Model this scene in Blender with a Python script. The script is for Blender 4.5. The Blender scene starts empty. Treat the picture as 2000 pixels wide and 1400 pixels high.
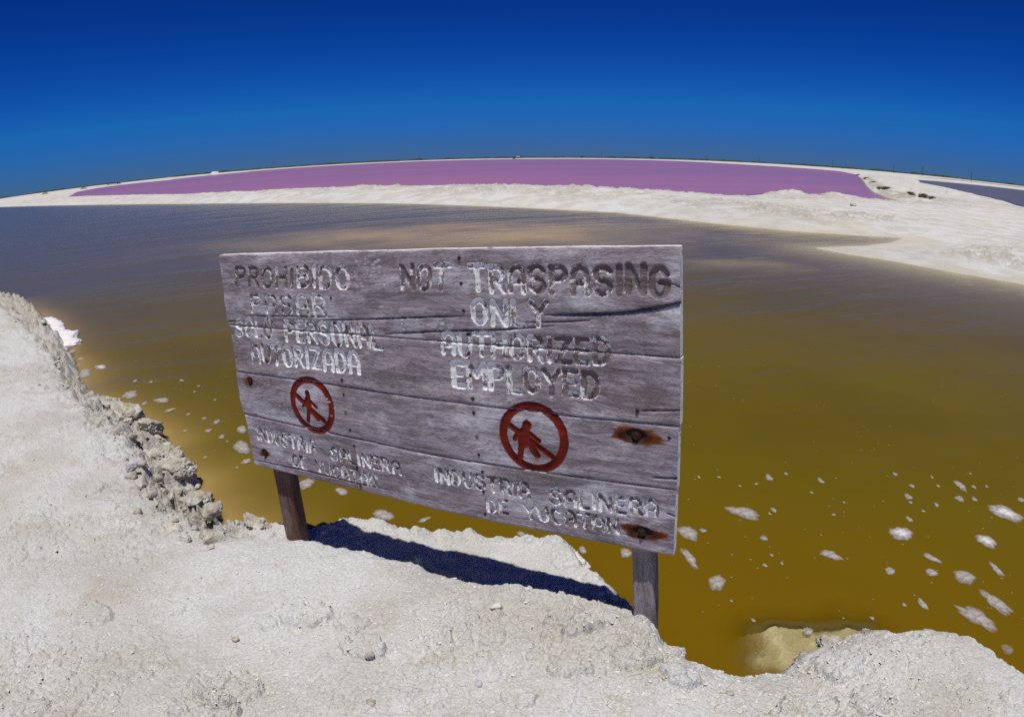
import bpy, bmesh, math, random
import numpy as np
from mathutils import Matrix, Vector, noise as mnoise

random.seed(7)
rng = np.random.default_rng(11)
sc = bpy.context.scene
COL = sc.collection

# ------------------------------------------------------------------ camera (wide action-camera lens, barrel curve)
F_PX, K3, PITCH, ROLL, ZC = 1293.9, 0.05, 0.30167682, -0.0126235, 1.95

def cam_basis(pitch, roll):
    f = np.array([0.0, math.cos(pitch), -math.sin(pitch)])
    r = np.array([1.0, 0.0, 0.0]); u = np.cross(r, f)
    return math.cos(roll)*r + math.sin(roll)*u, -math.sin(roll)*r + math.cos(roll)*u, f
CB = cam_basis(PITCH, ROLL)
CAM = np.array([0, 0, ZC])
cd = bpy.data.cameras.new('camera'); cam = bpy.data.objects.new('camera', cd); COL.objects.link(cam)
cam.matrix_world = Matrix(((CB[0][0], CB[1][0], -CB[2][0], 0), (CB[0][1], CB[1][1], -CB[2][1], 0),
                           (CB[0][2], CB[1][2], -CB[2][2], ZC), (0, 0, 0, 1)))
cd.type = 'PANO'; cd.panorama_type = 'FISHEYE_LENS_POLYNOMIAL'; cd.fisheye_fov = math.radians(179)
cd.sensor_fit = 'HORIZONTAL'; cd.sensor_width = 36.0; cd.sensor_height = 25.2
cd.fisheye_polynomial_k0 = 0.0
cd.fisheye_polynomial_k1 = -0.042926450874
cd.fisheye_polynomial_k2 = -4.4186e-06
cd.fisheye_polynomial_k3 = 4.612398e-06
cd.fisheye_polynomial_k4 = -4.2085e-08
cd.clip_start = 0.05; cd.clip_end = 20000
sc.camera = cam

# ------------------------------------------------------------------ sky, sun, exposure
SUN_EL = math.radians(76.5)
SUN_H = np.array([-0.20, -0.98]); SUN_H /= np.linalg.norm(SUN_H)      # horizontal direction towards the sun
w = bpy.data.worlds.new('World'); sc.world = w; w.use_nodes = True
nt = w.node_tree; nt.nodes.clear()
def N(nt, t, **kw):
    n = nt.nodes.new(t)
    for a, b in kw.items(): setattr(n, a, b)
    return n
sky = N(nt, 'ShaderNodeTexSky', sky_type='NISHITA')
sky.sun_disc = False; sky.sun_elevation = SUN_EL; sky.sun_rotation = math.atan2(SUN_H[0], SUN_H[1])
sky.altitude = 0; sky.air_density = 1.0; sky.dust_density = 0.3; sky.ozone_density = 4.0
# deep polarised-looking blue: the sky's channels graded one by one
sky.ozone_density = 6.0; sky.dust_density = 0.0
sp_ = N(nt, 'ShaderNodeSeparateColor'); cm_ = N(nt, 'ShaderNodeCombineColor')
L = nt.links.new
L(sky.outputs[0], sp_.inputs[0])
for ch, (ref, cap, val, pw) in enumerate(((3.7, 7.5, 0.0105, 2.3), (5.5, 5.6, 0.126, 2.15), (6.95, 9.0, 0.46, 2.2))):
    m0 = N(nt, 'ShaderNodeMath', operation='MINIMUM'); m0.inputs[1].default_value = cap; L(sp_.outputs[ch], m0.inputs[0])
    m1 = N(nt, 'ShaderNodeMath', operation='DIVIDE'); m1.inputs[1].default_value = ref; L(m0.outputs[0], m1.inputs[0])
    m2 = N(nt, 'ShaderNodeMath', operation='POWER'); m2.inputs[1].default_value = pw; L(m1.outputs[0], m2.inputs[0])
    m3 = N(nt, 'ShaderNodeMath', operation='MULTIPLY'); m3.inputs[1].default_value = val*10; L(m2.outputs[0], m3.inputs[0]); L(m3.outputs[0], cm_.inputs[ch])
bg = N(nt, 'ShaderNodeBackground'); bg.inputs['Strength'].default_value = 0.1
wo = N(nt, 'ShaderNodeOutputWorld')
L(cm_.outputs[0], bg.inputs['Color']); L(bg.outputs[0], wo.inputs['Surface'])

sl = bpy.data.lights.new('sun', 'SUN'); sun = bpy.data.objects.new('sun', sl); COL.objects.link(sun)
sl.energy = 4.15; sl.angle = math.radians(0.53); sl.color = (1.0, 0.965, 0.90)
SD = Vector((SUN_H[0]*math.cos(SUN_EL), SUN_H[1]*math.cos(SUN_EL), math.sin(SUN_EL)))
sun.rotation_euler = SD.to_track_quat('Z', 'Y').to_euler(); sun.location = (3, -6, 20)
vs = sc.view_settings
vs.view_transform = 'Standard'; vs.look = 'None'; vs.exposure = 0.0; vs.gamma = 1.0; vs.use_curve_mapping = False
sc.render.engine = 'CYCLES'
sc.cycles.max_bounces = 8; sc.cycles.transparent_max_bounces = 12
sc.cycles.use_denoising = False

# ------------------------------------------------------------------ helpers
def ray(px):
    px = np.atleast_2d(np.array(px, float)); x = px[:, 0]-1000; y = 700-px[:, 1]; r = np.hypot(x, y)+1e-9
    th = r/F_PX
    for _ in range(20): th = th-(th+K3*th**3-r/F_PX)/(1+3*K3*th*th)
    s = np.sin(th)/r
    return (x*s)[:, None]*CB[0]+(y*s)[:, None]*CB[1]+np.cos(th)[:, None]*CB[2]
def ground_at(px, z):
    """where a place seen in the photograph lies on the level z (metres)"""
    d = ray(px); t = (z-ZC)/d[:, 2]
    return (d*t[:, None])[:, :2]

def _hash(ix, iy, seed):
    n = (ix.astype(np.int64)*374761393 + iy.astype(np.int64)*668265263 + seed*1274126177) & 0xffffffff
    n = ((n ^ (n >> 13))*1274126177) & 0xffffffff
    n = ((n ^ (n >> 16))*2246822519) & 0xffffffff
    return ((n ^ (n >> 15)) & 0xffff)/65535.0
def vnoise(x, y, seed=0):
    ix = np.floor(x); iy = np.floor(y); fx = x-ix; fy = y-iy
    fx = fx*fx*fx*(fx*(fx*6-15)+10); fy = fy*fy*fy*(fy*(fy*6-15)+10)
    a = _hash(ix, iy, seed); b = _hash(ix+1, iy, seed); c = _hash(ix, iy+1, seed); d = _hash(ix+1, iy+1, seed)
    return (a+(b-a)*fx)*(1-fy)+(c+(d-c)*fx)*fy
def fbm(x, y, seed=0, octaves=4, gain=0.5, ridged=False):
    s = 0; a = 1; t = 0
    for o in range(octaves):
        n = vnoise(x, y, seed+o*17)*2-1
        s = s + a*((1-np.abs(n))*2-1 if ridged else n); t += a; a *= gain
        x, y = 1.62*x+1.21*y+3.7, -1.21*x+1.62*y+9.1
    return s/t
def worley(x, y, seed=0):
    """distance to the nearest and the second nearest of scattered points, and the value of the nearest"""
    ix = np.floor(x); iy = np.floor(y)
    d1 = np.full(x.shape, 9.0); d2 = np.full(x.shape, 9.0); val = np.zeros(x.shape)
    for i in (-1, 0, 1):
        for j in (-1, 0, 1):
            px = ix+i+_hash(ix+i, iy+j, seed); py = iy+j+_hash(ix+i, iy+j, seed+5)
            d = np.hypot(x-px, y-py); m = d < d1
            d2 = np.where(m, d1, np.minimum(d2, d)); val = np.where(m, _hash(ix+i, iy+j, seed+9), val); d1 = np.where(m, d, d1)
    return d1, d2, val
def sstep(a, b, x):
    t = np.clip((x-a)/(b-a), 0, 1); return t*t*(3-2*t)
def sdf(poly, x, y):
    """signed distance to a closed polygon, positive inside"""
    P = np.asarray(poly, float); Q = np.roll(P, -1, 0)
    d = np.full(x.shape, 1e9); ins = np.zeros(x.shape, bool)
    for (ax, ay), (bx, by) in zip(P, Q):
        ex, ey = bx-ax, by-ay; L2 = ex*ex+ey*ey+1e-12
        t = np.clip(((x-ax)*ex+(y-ay)*ey)/L2, 0, 1)
        d = np.minimum(d, (x-ax-t*ex)**2+(y-ay-t*ey)**2)
        if ay != by:
            c = ((ay > y) != (by > y)) & (x < ex*(y-ay)/(by-ay)+ax); ins ^= c
    d = np.sqrt(d); return np.where(ins, d, -d)

def mesh_np(name, V, Fq, smooth=True):
    """mesh from numpy arrays; Fq is Nx4 or Nx3"""
    me = bpy.data.meshes.new(name); V = np.ascontiguousarray(V, dtype=np.float32); Fq = np.ascontiguousarray(Fq, dtype=np.int32)
    n, k = Fq.shape
    me.vertices.add(len(V)); me.vertices.foreach_set('co', V.ravel())
    me.loops.add(n*k); me.loops.foreach_set('vertex_index', Fq.ravel())
    me.polygons.add(n); me.polygons.foreach_set('loop_start', np.arange(0, n*k, k, dtype=np.int32))
    me.update(calc_edges=True); me.validate()
    me.polygons.foreach_set('use_smooth', np.full(len(me.polygons), smooth))
    me.update()
    return me
def attr(me, name, vals):
    a = me.attributes.new(name, 'FLOAT', 'POINT'); a.data.foreach_set('value', np.ascontiguousarray(vals, dtype=np.float32).ravel())
def link(name, me, mat=None, parent=None, loc=None):
    o = bpy.data.objects.new(name, me); COL.objects.link(o)
    if mat and me is not None and not me.materials: me.materials.append(mat)
    if parent: o.parent = parent
    if loc is not None: o.location = loc
    return o
def tag(o, label=None, cat=None, group=None, kind=None):
    if label: o['label'] = label
    if cat: o['category'] = cat
    if group: o['group'] = group
    if kind: o['kind'] = kind
    return o
def compact(V, Fc):
    used = np.zeros(len(V), bool); used[Fc.ravel()] = True
    idx = np.cumsum(used)-1
    return V[used], idx[Fc], used

# --- materials
def new_mat(name):
    m = bpy.data.materials.new(name); m.use_nodes = True; m.node_tree.nodes.clear()
    return m, m.node_tree
class G:
    """small node-graph helper"""
    def __init__(s, nt): s.nt = nt
    def n(s, t, **kw): return N(s.nt, t, **kw)
    def l(s, a, b): s.nt.links.new(a, b)
    def put(s, v, sock):
        if hasattr(v, 'is_linked') or isinstance(v, bpy.types.NodeSocket): s.l(v, sock)
        else: sock.default_value = v
    def math(s, op, a, b=0.5, clamp=False):
        n = s.n('ShaderNodeMath', operation=op); n.use_clamp = clamp; s.put(a, n.inputs[0]); s.put(b, n.inputs[1]); return n.outputs[0]
    def mix(s, fac, a, b, blend='MIX'):
        n = s.n('ShaderNodeMix', data_type='RGBA', blend_type=blend); s.put(fac, n.inputs[0])
        for v, k in ((a, 6), (b, 7)):
            if isinstance(v, tuple): v = (*v, 1) if len(v) == 3 else v
            s.put(v, n.inputs[k])
        return n.outputs[2]
    def ramp(s, v, lo, hi, a=0.0, b=1.0):
        n = s.n('ShaderNodeMapRange', interpolation_type='SMOOTHSTEP'); s.put(v, n.inputs[0])
        for i, q in enumerate((lo, hi, a, b)): n.inputs[1+i].default_value = q
        return n.outputs[0]
    def coord(s, scale=(1, 1, 1), loc=(0, 0, 0), rot=(0, 0, 0), src='Object'):
        t = s.n('ShaderNodeTexCoord'); m = s.n('ShaderNodeMapping'); m.inputs['Scale'].default_value = scale
        m.inputs['Location'].default_value = loc; m.inputs['Rotation'].default_value = rot
        s.l(t.outputs[src], m.inputs['Vector']); return m.outputs[0]
    def noise(s, vec, scale, detail=4, rough=0.55, dist=0.0, out=0):
        n = s.n('ShaderNodeTexNoise'); s.l(vec, n.inputs['Vector']); n.inputs['Scale'].default_value = scale
        n.inputs['Detail'].default_value = detail; n.inputs['Roughness'].default_value = rough; n.inputs['Distortion'].default_value = dist
        return n.outputs[out]
    def voro(s, vec, scale, feature='F1', rnd=1.0):
        n = s.n('ShaderNodeTexVoronoi', feature=feature); s.l(vec, n.inputs['Vector']); n.inputs['Scale'].default_value = scale
        n.inputs['Randomness'].default_value = rnd
        return n.outputs['Distance']
    def attr(s, name):
        n = s.n('ShaderNodeAttribute'); n.attribute_name = name; return n.outputs['Fac']
    def bump(s, h, strength, dist, normal=None):
        n = s.n('ShaderNodeBump'); s.put(h, n.inputs['Height']); n.inputs['Strength'].default_value = strength
        n.inputs['Distance'].default_value = dist
        if normal is not None: s.l(normal, n.inputs['Normal'])
        return n.outputs[0]
    def bsdf(s, color, rough=0.9, normal=None, spec=0.3, metal=0.0):
        n = s.n('ShaderNodeBsdfPrincipled'); s.put((*color, 1) if isinstance(color, tuple) and len(color) == 3 else color, n.inputs['Base Color'])
        s.put(rough, n.inputs['Roughness']); s.put(spec, n.inputs['Specular IOR Level']); n.inputs['Metallic'].default_value = metal
        if normal is not None: s.l(normal, n.inputs['Normal'])
        return n.outputs[0]
    def out(s, sh):
        o = s.n('ShaderNodeOutputMaterial'); s.l(sh, o.inputs['Surface'])

def mat_ground():
    m, t = new_mat('salt_crust'); g = G(t); v = g.coord()
    big = g.noise(v, 1.1, 5, 0.6); mid = g.noise(v, 7, 5, 0.65); fine = g.noise(v, 90, 4, 0.7); speck = g.noise(v, 260, 2, 0.6)
    c = g.mix(g.ramp(big, 0.40, 0.60), (0.545, 0.53, 0.49), (0.64, 0.645, 0.635))
    c = g.mix(g.ramp(g.noise(g.coord((1, 1, 1), (4, 9, 0)), 3.1, 4, 0.6), 0.52, 0.70, 0, 0.6), c, (0.70, 0.705, 0.71))
    c = g.mix(g.ramp(mid, 0.52, 0.74, 0, 0.42), c, (0.46, 0.40, 0.30))
    far = g.noise(g.coord((1, 1, 1), (13, 5, 0)), 0.23, 4, 0.6)
    c = g.mix(g.ramp(far, 0.52, 0.7, 0, 0.45), c, (0.62, 0.55, 0.42))
    vast = g.noise(g.coord((1, 1, 1), (31, 7, 0)), 0.03, 4, 0.65)
    c = g.mix(g.ramp(vast, 0.48, 0.62, 0, 0.25), c, (0.40, 0.37, 0.32))
    c = g.mix(g.ramp(fine, 0.36, 0.62, 0.0, 1.0), g.mix(1.0, c, (0.80, 0.79, 0.77), 'MULTIPLY'), c)
    c = g.mix(g.ramp(speck, 0.58, 0.72, 0.0, 0.32), c, (0.30, 0.27, 0.23))
    pit = g.math('MULTIPLY', g.ramp(g.noise(v, 34, 5, 0.75), 0.60, 0.70), g.ramp(g.noise(v, 2.6, 3, 0.6), 0.42, 0.62, 0.1, 0.75))
    c = g.mix(pit, c, (0.30, 0.265, 0.215))
    # weathered grey-brown rubble on the broken edges (attribute from the terrain), and the wet foot at the waterline
    c = g.mix(g.math('MULTIPLY', g.attr('rubble'), g.ramp(g.noise(v, 11, 5, 0.7), 0.35, 0.65, 0.25, 0.85)), c, (0.30, 0.26, 0.21))
    sep = g.n('ShaderNodeSeparateXYZ'); g.l(v, sep.inputs[0])
    wet = g.ramp(g.math('ADD', sep.outputs[2], g.math('MULTIPLY', g.math('SUBTRACT', mid, 0.5), 0.05)), 0.005, 0.05, 0.38, 0.0)
    c = g.mix(wet, c, (0.50, 0.43, 0.29))
    h = g.math('ADD', g.math('MULTIPLY', fine, 0.6), g.math('MULTIPLY', speck, 0.4))
    vr = g.voro(v, 55); h = g.math('ADD', h, g.math('MULTIPLY', vr, -0.5))
    nrm = g.bump(h, 0.8, 0.014)
    g.out(g.bsdf(c, 0.92, nrm, 0.15)); return m

def mat_water(name, deep, shallow, k, ripple=1.0, sx=1.0, far_mix=None, silt=(0.56, 0.385, 0.14), alt=None, alt_scale=0.02, near_col=None):
    m, t = new_mat(name); g = G(t)
    v = g.coord((1, 1, 1), (0, 0, 0), (0, 0, math.radians(-24)))
    vs_ = g.n('ShaderNodeVectorMath', operation='MULTIPLY'); g.l(v, vs_.inputs[0]); vs_.inputs[1].default_value = (0.45, 1.6, 1)
    sv = vs_.outputs[0]
    h1 = g.noise(sv, 5.0, 3, 0.6, 0.3); h2 = g.noise(sv, 17.0, 3, 0.6); h3 = g.noise(sv, 1.3, 2, 0.5)
    # wind lanes: rippled and calmer stretches
    lane = g.ramp(g.noise(sv, 0.35, 3, 0.5), 0.35, 0.65, 0.35, 1.0)
    h = g.math('ADD', g.math('ADD', g.math('MULTIPLY', h1, 1.0), g.math('MULTIPLY', h2, 0.35)), g.math('MULTIPLY', h3, 3.2))
    h = g.math('MULTIPLY', h, lane)
    nrm = g.bump(h, 1.0, 0.0085*ripple)
    depth = g.math('MAXIMUM', g.attr('depth'), 0.0)
    op = g.math('SUBTRACT', 1.0, g.math('EXPONENT', g.math('MULTIPLY', depth, -k), 0))
    tone = g.noise(v, 0.25, 4, 0.6)
    dcol = g.mix(g.ramp(tone, 0.35, 0.7), deep, tuple(0.82*a for a in deep))
    if near_col: dcol = g.mix(g.ramp(g.attr('shore'), -0.4, 2.2), near_col, dcol)
    if alt: dcol = g.mix(g.ramp(g.noise(sv, alt_scale, 4, 0.6, 0.5), 0.40, 0.60), dcol, alt)
    if far_mix: # reflection put into the base colour: greyer with distance from the camera
        dcol = g.mix(g.ramp(g.attr('shore'), far_mix[1], far_mix[2], 0, 1), dcol, far_mix[0])
    col = g.mix(g.ramp(depth, 0.0, 0.085), shallow, g.mix(g.math('MULTIPLY', g.attr('silt'), g.ramp(tone, 0.3, 0.7, 0.6, 1.0)), dcol, silt))
    dif = g.n('ShaderNodeBsdfDiffuse'); g.l(col, dif.inputs['Color'])
    tr = g.n('ShaderNodeBsdfTransparent'); g.put((0.97, 0.93, 0.74, 1), tr.inputs['Color'])
    body = g.n('ShaderNodeMixShader'); g.l(op, body.inputs[0]); g.l(tr.outputs[0], body.inputs[1]); g.l(dif.outputs[0], body.inputs[2])
    gl = g.n('ShaderNodeBsdfGlossy'); gl.inputs['Roughness'].default_value = 0.12; g.l(nrm, gl.inputs['Normal'])
    fr = g.n('ShaderNodeFresnel'); fr.inputs['IOR'].default_value = 1.33; g.l(nrm, fr.inputs['Normal'])
    mx = g.n('ShaderNodeMixShader'); g.l(g.math('MULTIPLY', fr.outputs[0], sx), mx.inputs[0]); g.l(body.outputs[0], mx.inputs[1]); g.l(gl.outputs[0], mx.inputs[2])
    g.out(mx.outputs[0]); return m

def mat_wood(name, base=(0.375, 0.32, 0.36), painted=False, seed=0.0, along='X', bleach=1.0):
    m, t = new_mat(name); g = G(t)
    st = {'X': (1.0, 9.0, 9.0), 'Z': (9.0, 9.0, 1.0)}[along]
    v = g.coord(st, (seed, seed*1.7, seed*0.6)); raw = g.coord((1, 1, 1), (seed, 0, seed))
    warp = g.noise(g.coord({'X': (1.2, 3, 3), 'Z': (3, 3, 1.2)}[along], (seed, 2, 1)), 1.6, 2, 0.5, out=1)
    wv = g.n('ShaderNodeVectorMath', operation='MULTIPLY_ADD'); g.l(warp, wv.inputs[0]); wv.inputs[1].default_value = (0.0, 1.6, 1.6) if along == 'X' else (1.6, 1.6, 0); g.l(v, wv.inputs[2])
    vv = wv.outputs[0]
    g1 = g.noise(vv, 3.2, 8, 0.72); g2 = g.noise(vv, 13, 6, 0.7); g3 = g.noise(vv, 42, 4, 0.7)
    blot = g.noise(g.coord({'X': (1, 2.2, 2.2), 'Z': (2.2, 2.2, 1)}[along], (seed, 4, 2)), 3.2, 5, 0.65)
    c = g.mix(g.ramp(g1, 0.38, 0.60), tuple(0.48*a for a in base), base)
    c = g.mix(g.ramp(blot, 0.50, 0.66, 0, 0.85*bleach), c, (0.58, 0.555, 0.61))
    c = g.mix(g.ramp(blot, 0.32, 0.46, 0.75, 0), c, (0.15, 0.112, 0.105))
    c = g.mix(g.ramp(g2, 0.50, 0.66, 0, 0.6), c, (0.16, 0.13, 0.135))
    c = g.mix(g.ramp(g3, 0.535, 0.65, 0, 0.72), c, (0.10, 0.075, 0.082))
    c = g.mix(g.ramp(g3, 0.46, 0.32, 0, 0.45*bleach), c, (0.56, 0.54, 0.58))
    h = g.math('ADD', g.math('MULTIPLY', g2, 0.7), g.math('MULTIPLY', g3, 0.5)); h = g.math('ADD', h, g.math('MULTIPLY', g1, 0.5))
    rough = 0.85
    if painted:
        gro = g.attr('groove'); cov = g.attr('paint'); red = g.attr('red'); rust = g.attr('rust'); dark = g.attr('dark'); fleck = g.attr('fleck')
        c = g.mix(g.math('MULTIPLY', g.ramp(gro, 0.15, 0.6), 0.72), c, (0.125, 0.088, 0.075))         # darker brown inside the routed letters
        pn = g.noise(raw, 55, 6, 0.85); pn2 = g.noise(g.coord((26, 30, 22)), 1.0, 4, 0.65)
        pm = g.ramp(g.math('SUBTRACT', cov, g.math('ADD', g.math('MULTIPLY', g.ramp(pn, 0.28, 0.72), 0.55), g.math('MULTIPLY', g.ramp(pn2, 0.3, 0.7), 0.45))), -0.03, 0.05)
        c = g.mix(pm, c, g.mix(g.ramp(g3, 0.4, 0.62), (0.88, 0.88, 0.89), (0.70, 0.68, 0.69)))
        rn = g.ramp(g.math('SUBTRACT', red, g.math('MULTIPLY', pn, 0.45)), 0.05, 0.18)
        c = g.mix(rn, c, g.mix(g.ramp(pn2, 0.35, 0.65), (0.185, 0.013, 0.005), (0.10, 0.010, 0.006)))
        c = g.mix(g.ramp(g.math('ADD', rust, g.math('MULTIPLY', g.math('SUBTRACT', g2, 0.5), 0.6)), 0.22, 0.45), c,
                  g.mix(g.ramp(rust, 0.30, 0.85), (0.16, 0.042, 0.006), (0.030, 0.008, 0.005)))
        c = g.mix(g.math('MULTIPLY', dark, 0.9), c, (0.03, 0.022, 0.02))
        c = g.mix(g.math('MULTIPLY', fleck, g.ramp(pn, 0.35, 0.6, 1, 0.35)), c, (0.58, 0.57, 0.60))
    nrm = g.bump(h, 0.8, 0.005)
    g.out(g.bsdf(c, rough, nrm, 0.2)); return m

def mat_simple(name, c1, c2, scale=8, rough=0.85, bump=0.3, bdist=0.01, spec=0.2, metal=0.0):
    m, t = new_mat(name); g = G(t); v = g.coord()
    n1 = g.noise(v, scale, 5, 0.65); n2 = g.noise(v, scale*5, 4, 0.65)
    c = g.mix(g.ramp(n1, 0.35, 0.65), c1, c2); c = g.mix(g.ramp(n2, 0.5, 0.75, 0, 0.4), c, tuple(0.6*a for a in c1))
    g.out(g.bsdf(c, rough, g.bump(g.math('ADD', n1, g.math('MULTIPLY', n2, 0.5)), bump, bdist), spec, metal)); return m

def mat_foam():
    m, t = new_mat('foam'); g = G(t); v = g.coord()
    b = g.voro(v, 95); n1 = g.noise(v, 30, 4, 0.6)
    c = g.mix(g.ramp(n1, 0.30, 0.70), (0.36, 0.335, 0.30), (0.46, 0.435, 0.42))
    c = g.mix(g.ramp(b, 0.0, 0.35, 0.4, 0), c, (0.60, 0.58, 0.58))
    c = g.mix(g.ramp(g.attr('film'), 0.95, 1.2), c, (0.74, 0.73, 0.73))
    p = g.bsdf(c, 0.5, g.bump(g.math('ADD', b, n1), 0.2, 0.0015), 0.35)
    tr = g.n('ShaderNodeBsdfTransparent')
    e = g.attr('film'); mx = g.n('ShaderNodeMixShader')
    g.l(g.math('MULTIPLY', e, g.ramp(n1, 0.3, 0.6, 0.62, 1.0), True), mx.inputs[0]); g.l(tr.outputs[0], mx.inputs[1]); g.l(p, mx.inputs[2])
    g.out(mx.outputs[0]); return m

M = {}
M['ground'] = mat_ground()
M['rock'] = mat_simple('salt_rock', (0.34, 0.30, 0.24), (0.56, 0.53, 0.47), 14, 0.95, 0.9, 0.02, 0.1)
M['pebble'] = mat_simple('pale_stone', (0.58, 0.55, 0.49), (0.68, 0.66, 0.62), 30, 0.9, 0.5, 0.006, 0.15)
M['greystone'] = mat_simple('grey_stone', (0.40, 0.40, 0.41), (0.46, 0.46, 0.47), 30, 0.9, 0.4, 0.004, 0.15)
M['lagoon'] = mat_water('ochre_water', (0.122, 0.087, 0.002), (0.26, 0.20, 0.06), 16.0, 1.15, 0.75, ((0.105, 0.080, 0.040), 3.5, 14.0), near_col=(0.140, 0.080, 0.002))
M['pink'] = mat_water('pink_water', (0.36, 0.155, 0.315), (0.45, 0.24, 0.34), 9.0, 0.35, 0.55, None, (0.4, 0.2, 0.3), (0.44, 0.155, 0.255), 0.014)
M['pond'] = mat_water('grey_pond_water', (0.13, 0.11, 0.125), (0.30, 0.26, 0.20), 9.0, 1.2, 0.40)
M['foam'] = mat_foam()
M['bed'] = mat_simple('lagoon_mud', (0.20, 0.14, 0.06), (0.26, 0.19, 0.09), 3)
M['brush'] = mat_simple('dry_brush', (0.10, 0.065, 0.04), (0.22, 0.15, 0.09), 20)
M['leaf'] = mat_simple('mangrove_leaf', (0.022, 0.032, 0.018), (0.045, 0.06, 0.03), 0.4)
M['salt'] = mat_simple('salt_heap', (0.62, 0.60, 0.57), (0.70, 0.68, 0.66), 1.2)
M['pole'] = mat_simple('pole_wood', (0.06, 0.05, 0.045), (0.10, 0.085, 0.07), 2)
M['hutwall'] = mat_simple('hut_wall', (0.42, 0.32, 0.25), (0.48, 0.38, 0.30), 1.0)
M['hutroof'] = mat_simple('hut_roof', (0.30, 0.24, 0.20), (0.38, 0.31, 0.26), 1.0)
M['hutdark'] = mat_simple('hut_door', (0.07, 0.05, 0.05), (0.10, 0.07, 0.06), 2.0)
M['bolt'] = mat_simple('rusted_bolt', (0.016, 0.009, 0.007), (0.040, 0.016, 0.010), 60, 0.8, 0.6, 0.003, 0.3)
M['nail'] = mat_simple('black_nail', (0.012, 0.010, 0.010), (0.03, 0.02, 0.018), 60, 0.7, 0.2, 0.002, 0.3)

# ------------------------------------------------------------------ terrain
gp = ground_at
WATER_EDGE = np.vstack([[[-60, 44], [-24, 21.5]],
    gp([(0, 573), (60, 591), (95, 622), (130, 668), (150, 715), (165, 752), (215, 775), (255, 800), (300, 828), (318, 846), (300, 870),
        (332, 903), (384, 920), (384, 940), (350, 960), (400, 972), (438, 1010), (480, 1017)], 0.08),
    gp([(520, 1030), (560, 1028), (600, 1025), (636, 1014), (680, 1000), (740, 1000), (788, 1013), (804, 1030), (832, 1020), (900, 1036), (1050, 1062), (1078, 1052), (1112, 1055), (1140, 1085),
        (1150, 1112), (1190, 1130), (1232, 1160)], 0.10),
    gp([(1282, 1212), (1300, 1230), (1334, 1236), (1346, 1256), (1400, 1282), (1460, 1292), (1535, 1288), (1556, 1255), (1640, 1232), (1720, 1225), (1820, 1230),
        (1900, 1250), (2000, 1300)], 0.25), [[2.15, 1.2], [2.6, 0.6], [3.4, -2], [4, -60], [-90, -60]]])
CREST = np.vstack([[[-60, 41], [-24, 19.5]],
    gp([(0, 592), (50, 632), (90, 678), (112, 722), (150, 772), (190, 802), (238, 838), (262, 880), (278, 930), (312, 970), (372, 1005), (425, 1024), (480, 1028),
        (560, 1033), (600, 1033), (750, 1071), (900, 1114), (1000, 1127), (1100, 1131), (1200, 1144), (1250, 1178), (1276, 1210), (1290, 1240), (1335, 1246), (1350, 1262), (1400, 1280), (1470, 1290),
        (1545, 1286), (1572, 1256), (1610, 1242), (1660, 1238), (1720, 1231), (1820, 1236), (1900, 1257), (2000, 1306)], 0.35), [[1.95, 1.15], [2.4, 0.55], [3.2, -2], [3.8, -60], [-90, -60]]])
SHELF = gp([(1480, 1246), (1520, 1238), (1590, 1238), (1660, 1232), (1700, 1240), (1600, 1290), (1540, 1310), (1476, 1304), (1492, 1280)], -0.03)
# outline of the middle pan seen across the water
LAGOON = np.vstack([gp([(-60, 404), (0, 404.5), (200, 400), (350, 398.5), (500, 397), (650, 396.5), (800, 398), (900, 401), (1000, 405), (1100, 410), (1200, 415), (1300, 426), (1400, 437),
    (1550, 452), (1700, 462), (1765, 465), (1740, 474), (1690, 480), (1590, 484), (1660, 497), (1750, 511), (1850, 530), (2000, 556)], 0.0),
    [[13.5, 9.0], [18, 6], [26, -4], [40, -80], [-150, -80], [-190, 150]]])
def far_pt(px, off):
    """a far shore: azimuth from the photograph, range from how far below the horizon it shows"""
    lo, hi = 250.0, 450.0
    for _ in range(40):
        mid = (lo+hi)/2
        if ray([(px, mid)])[0][2] > 0: lo = mid
        else: hi = mid
    d = ray([(px, lo)])[0]; a = math.atan2(d[0], d[1]); R = ZC*1340.0/off
    return [R*math.sin(a), R*math.cos(a)]
crest_px = gp([(130, 382), (200, 378.5), (300, 375), (400, 373), (500, 370), (600, 366), (700, 363), (830, 360), (1000, 360), (1200, 366), (1400, 374)], 0.5)
near_pink = crest_px*(1+3.0/np.linalg.norm(crest_px, axis=1))[:, None]
PINK = np.vstack([near_pink, gp([(1500, 379), (1600, 386), (1700, 392), (1764, 394), (1728, 384), (1704, 374), (1692, 362), (1684, 350), (1672, 341)], 0.0),
    [far_pt(x, o) for x, o in ((1640, 7.2), (1600, 6.6), (1520, 6.0), (1450, 5.6), (1400, 5.2), (1382, 4.6), (1300, 3.8), (1150, 3.3), (1000, 3.2), (850, 3.2), (700, 3.3), (600, 3.3),
                               (490, 3.6), (485, 4.2), (400, 4.6), (340, 5.2), (333, 6.2), (300, 5.6), (240, 5.2), (190, 6.0), (150, 8.5))]])
POND = np.vstack([gp([(1791, 351), (1800, 360), (1840, 367), (1886, 377), (1940, 391), (2000, 405), (2060, 420)], 0.0), [[90, 30], [140, 70]],
                  gp([(2060, 384), (2000, 371.5), (1920, 362.5), (1840, 355.0)], 0.0)])
POND2 = np.vstack([gp([(1780, 347.0), (1850, 352.2), (1920, 359.4), (2000, 369), (2060, 377)], 0.0), gp([(2060, 374), (2000, 366), (1920, 356.6), (1850, 349.6), (1780, 344.8)], 0.0)])
SHOAL = gp([(950, 456)], 0.0)[0]; SHOAL2 = gp([(1480, 512)], 0.0)[0]

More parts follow.
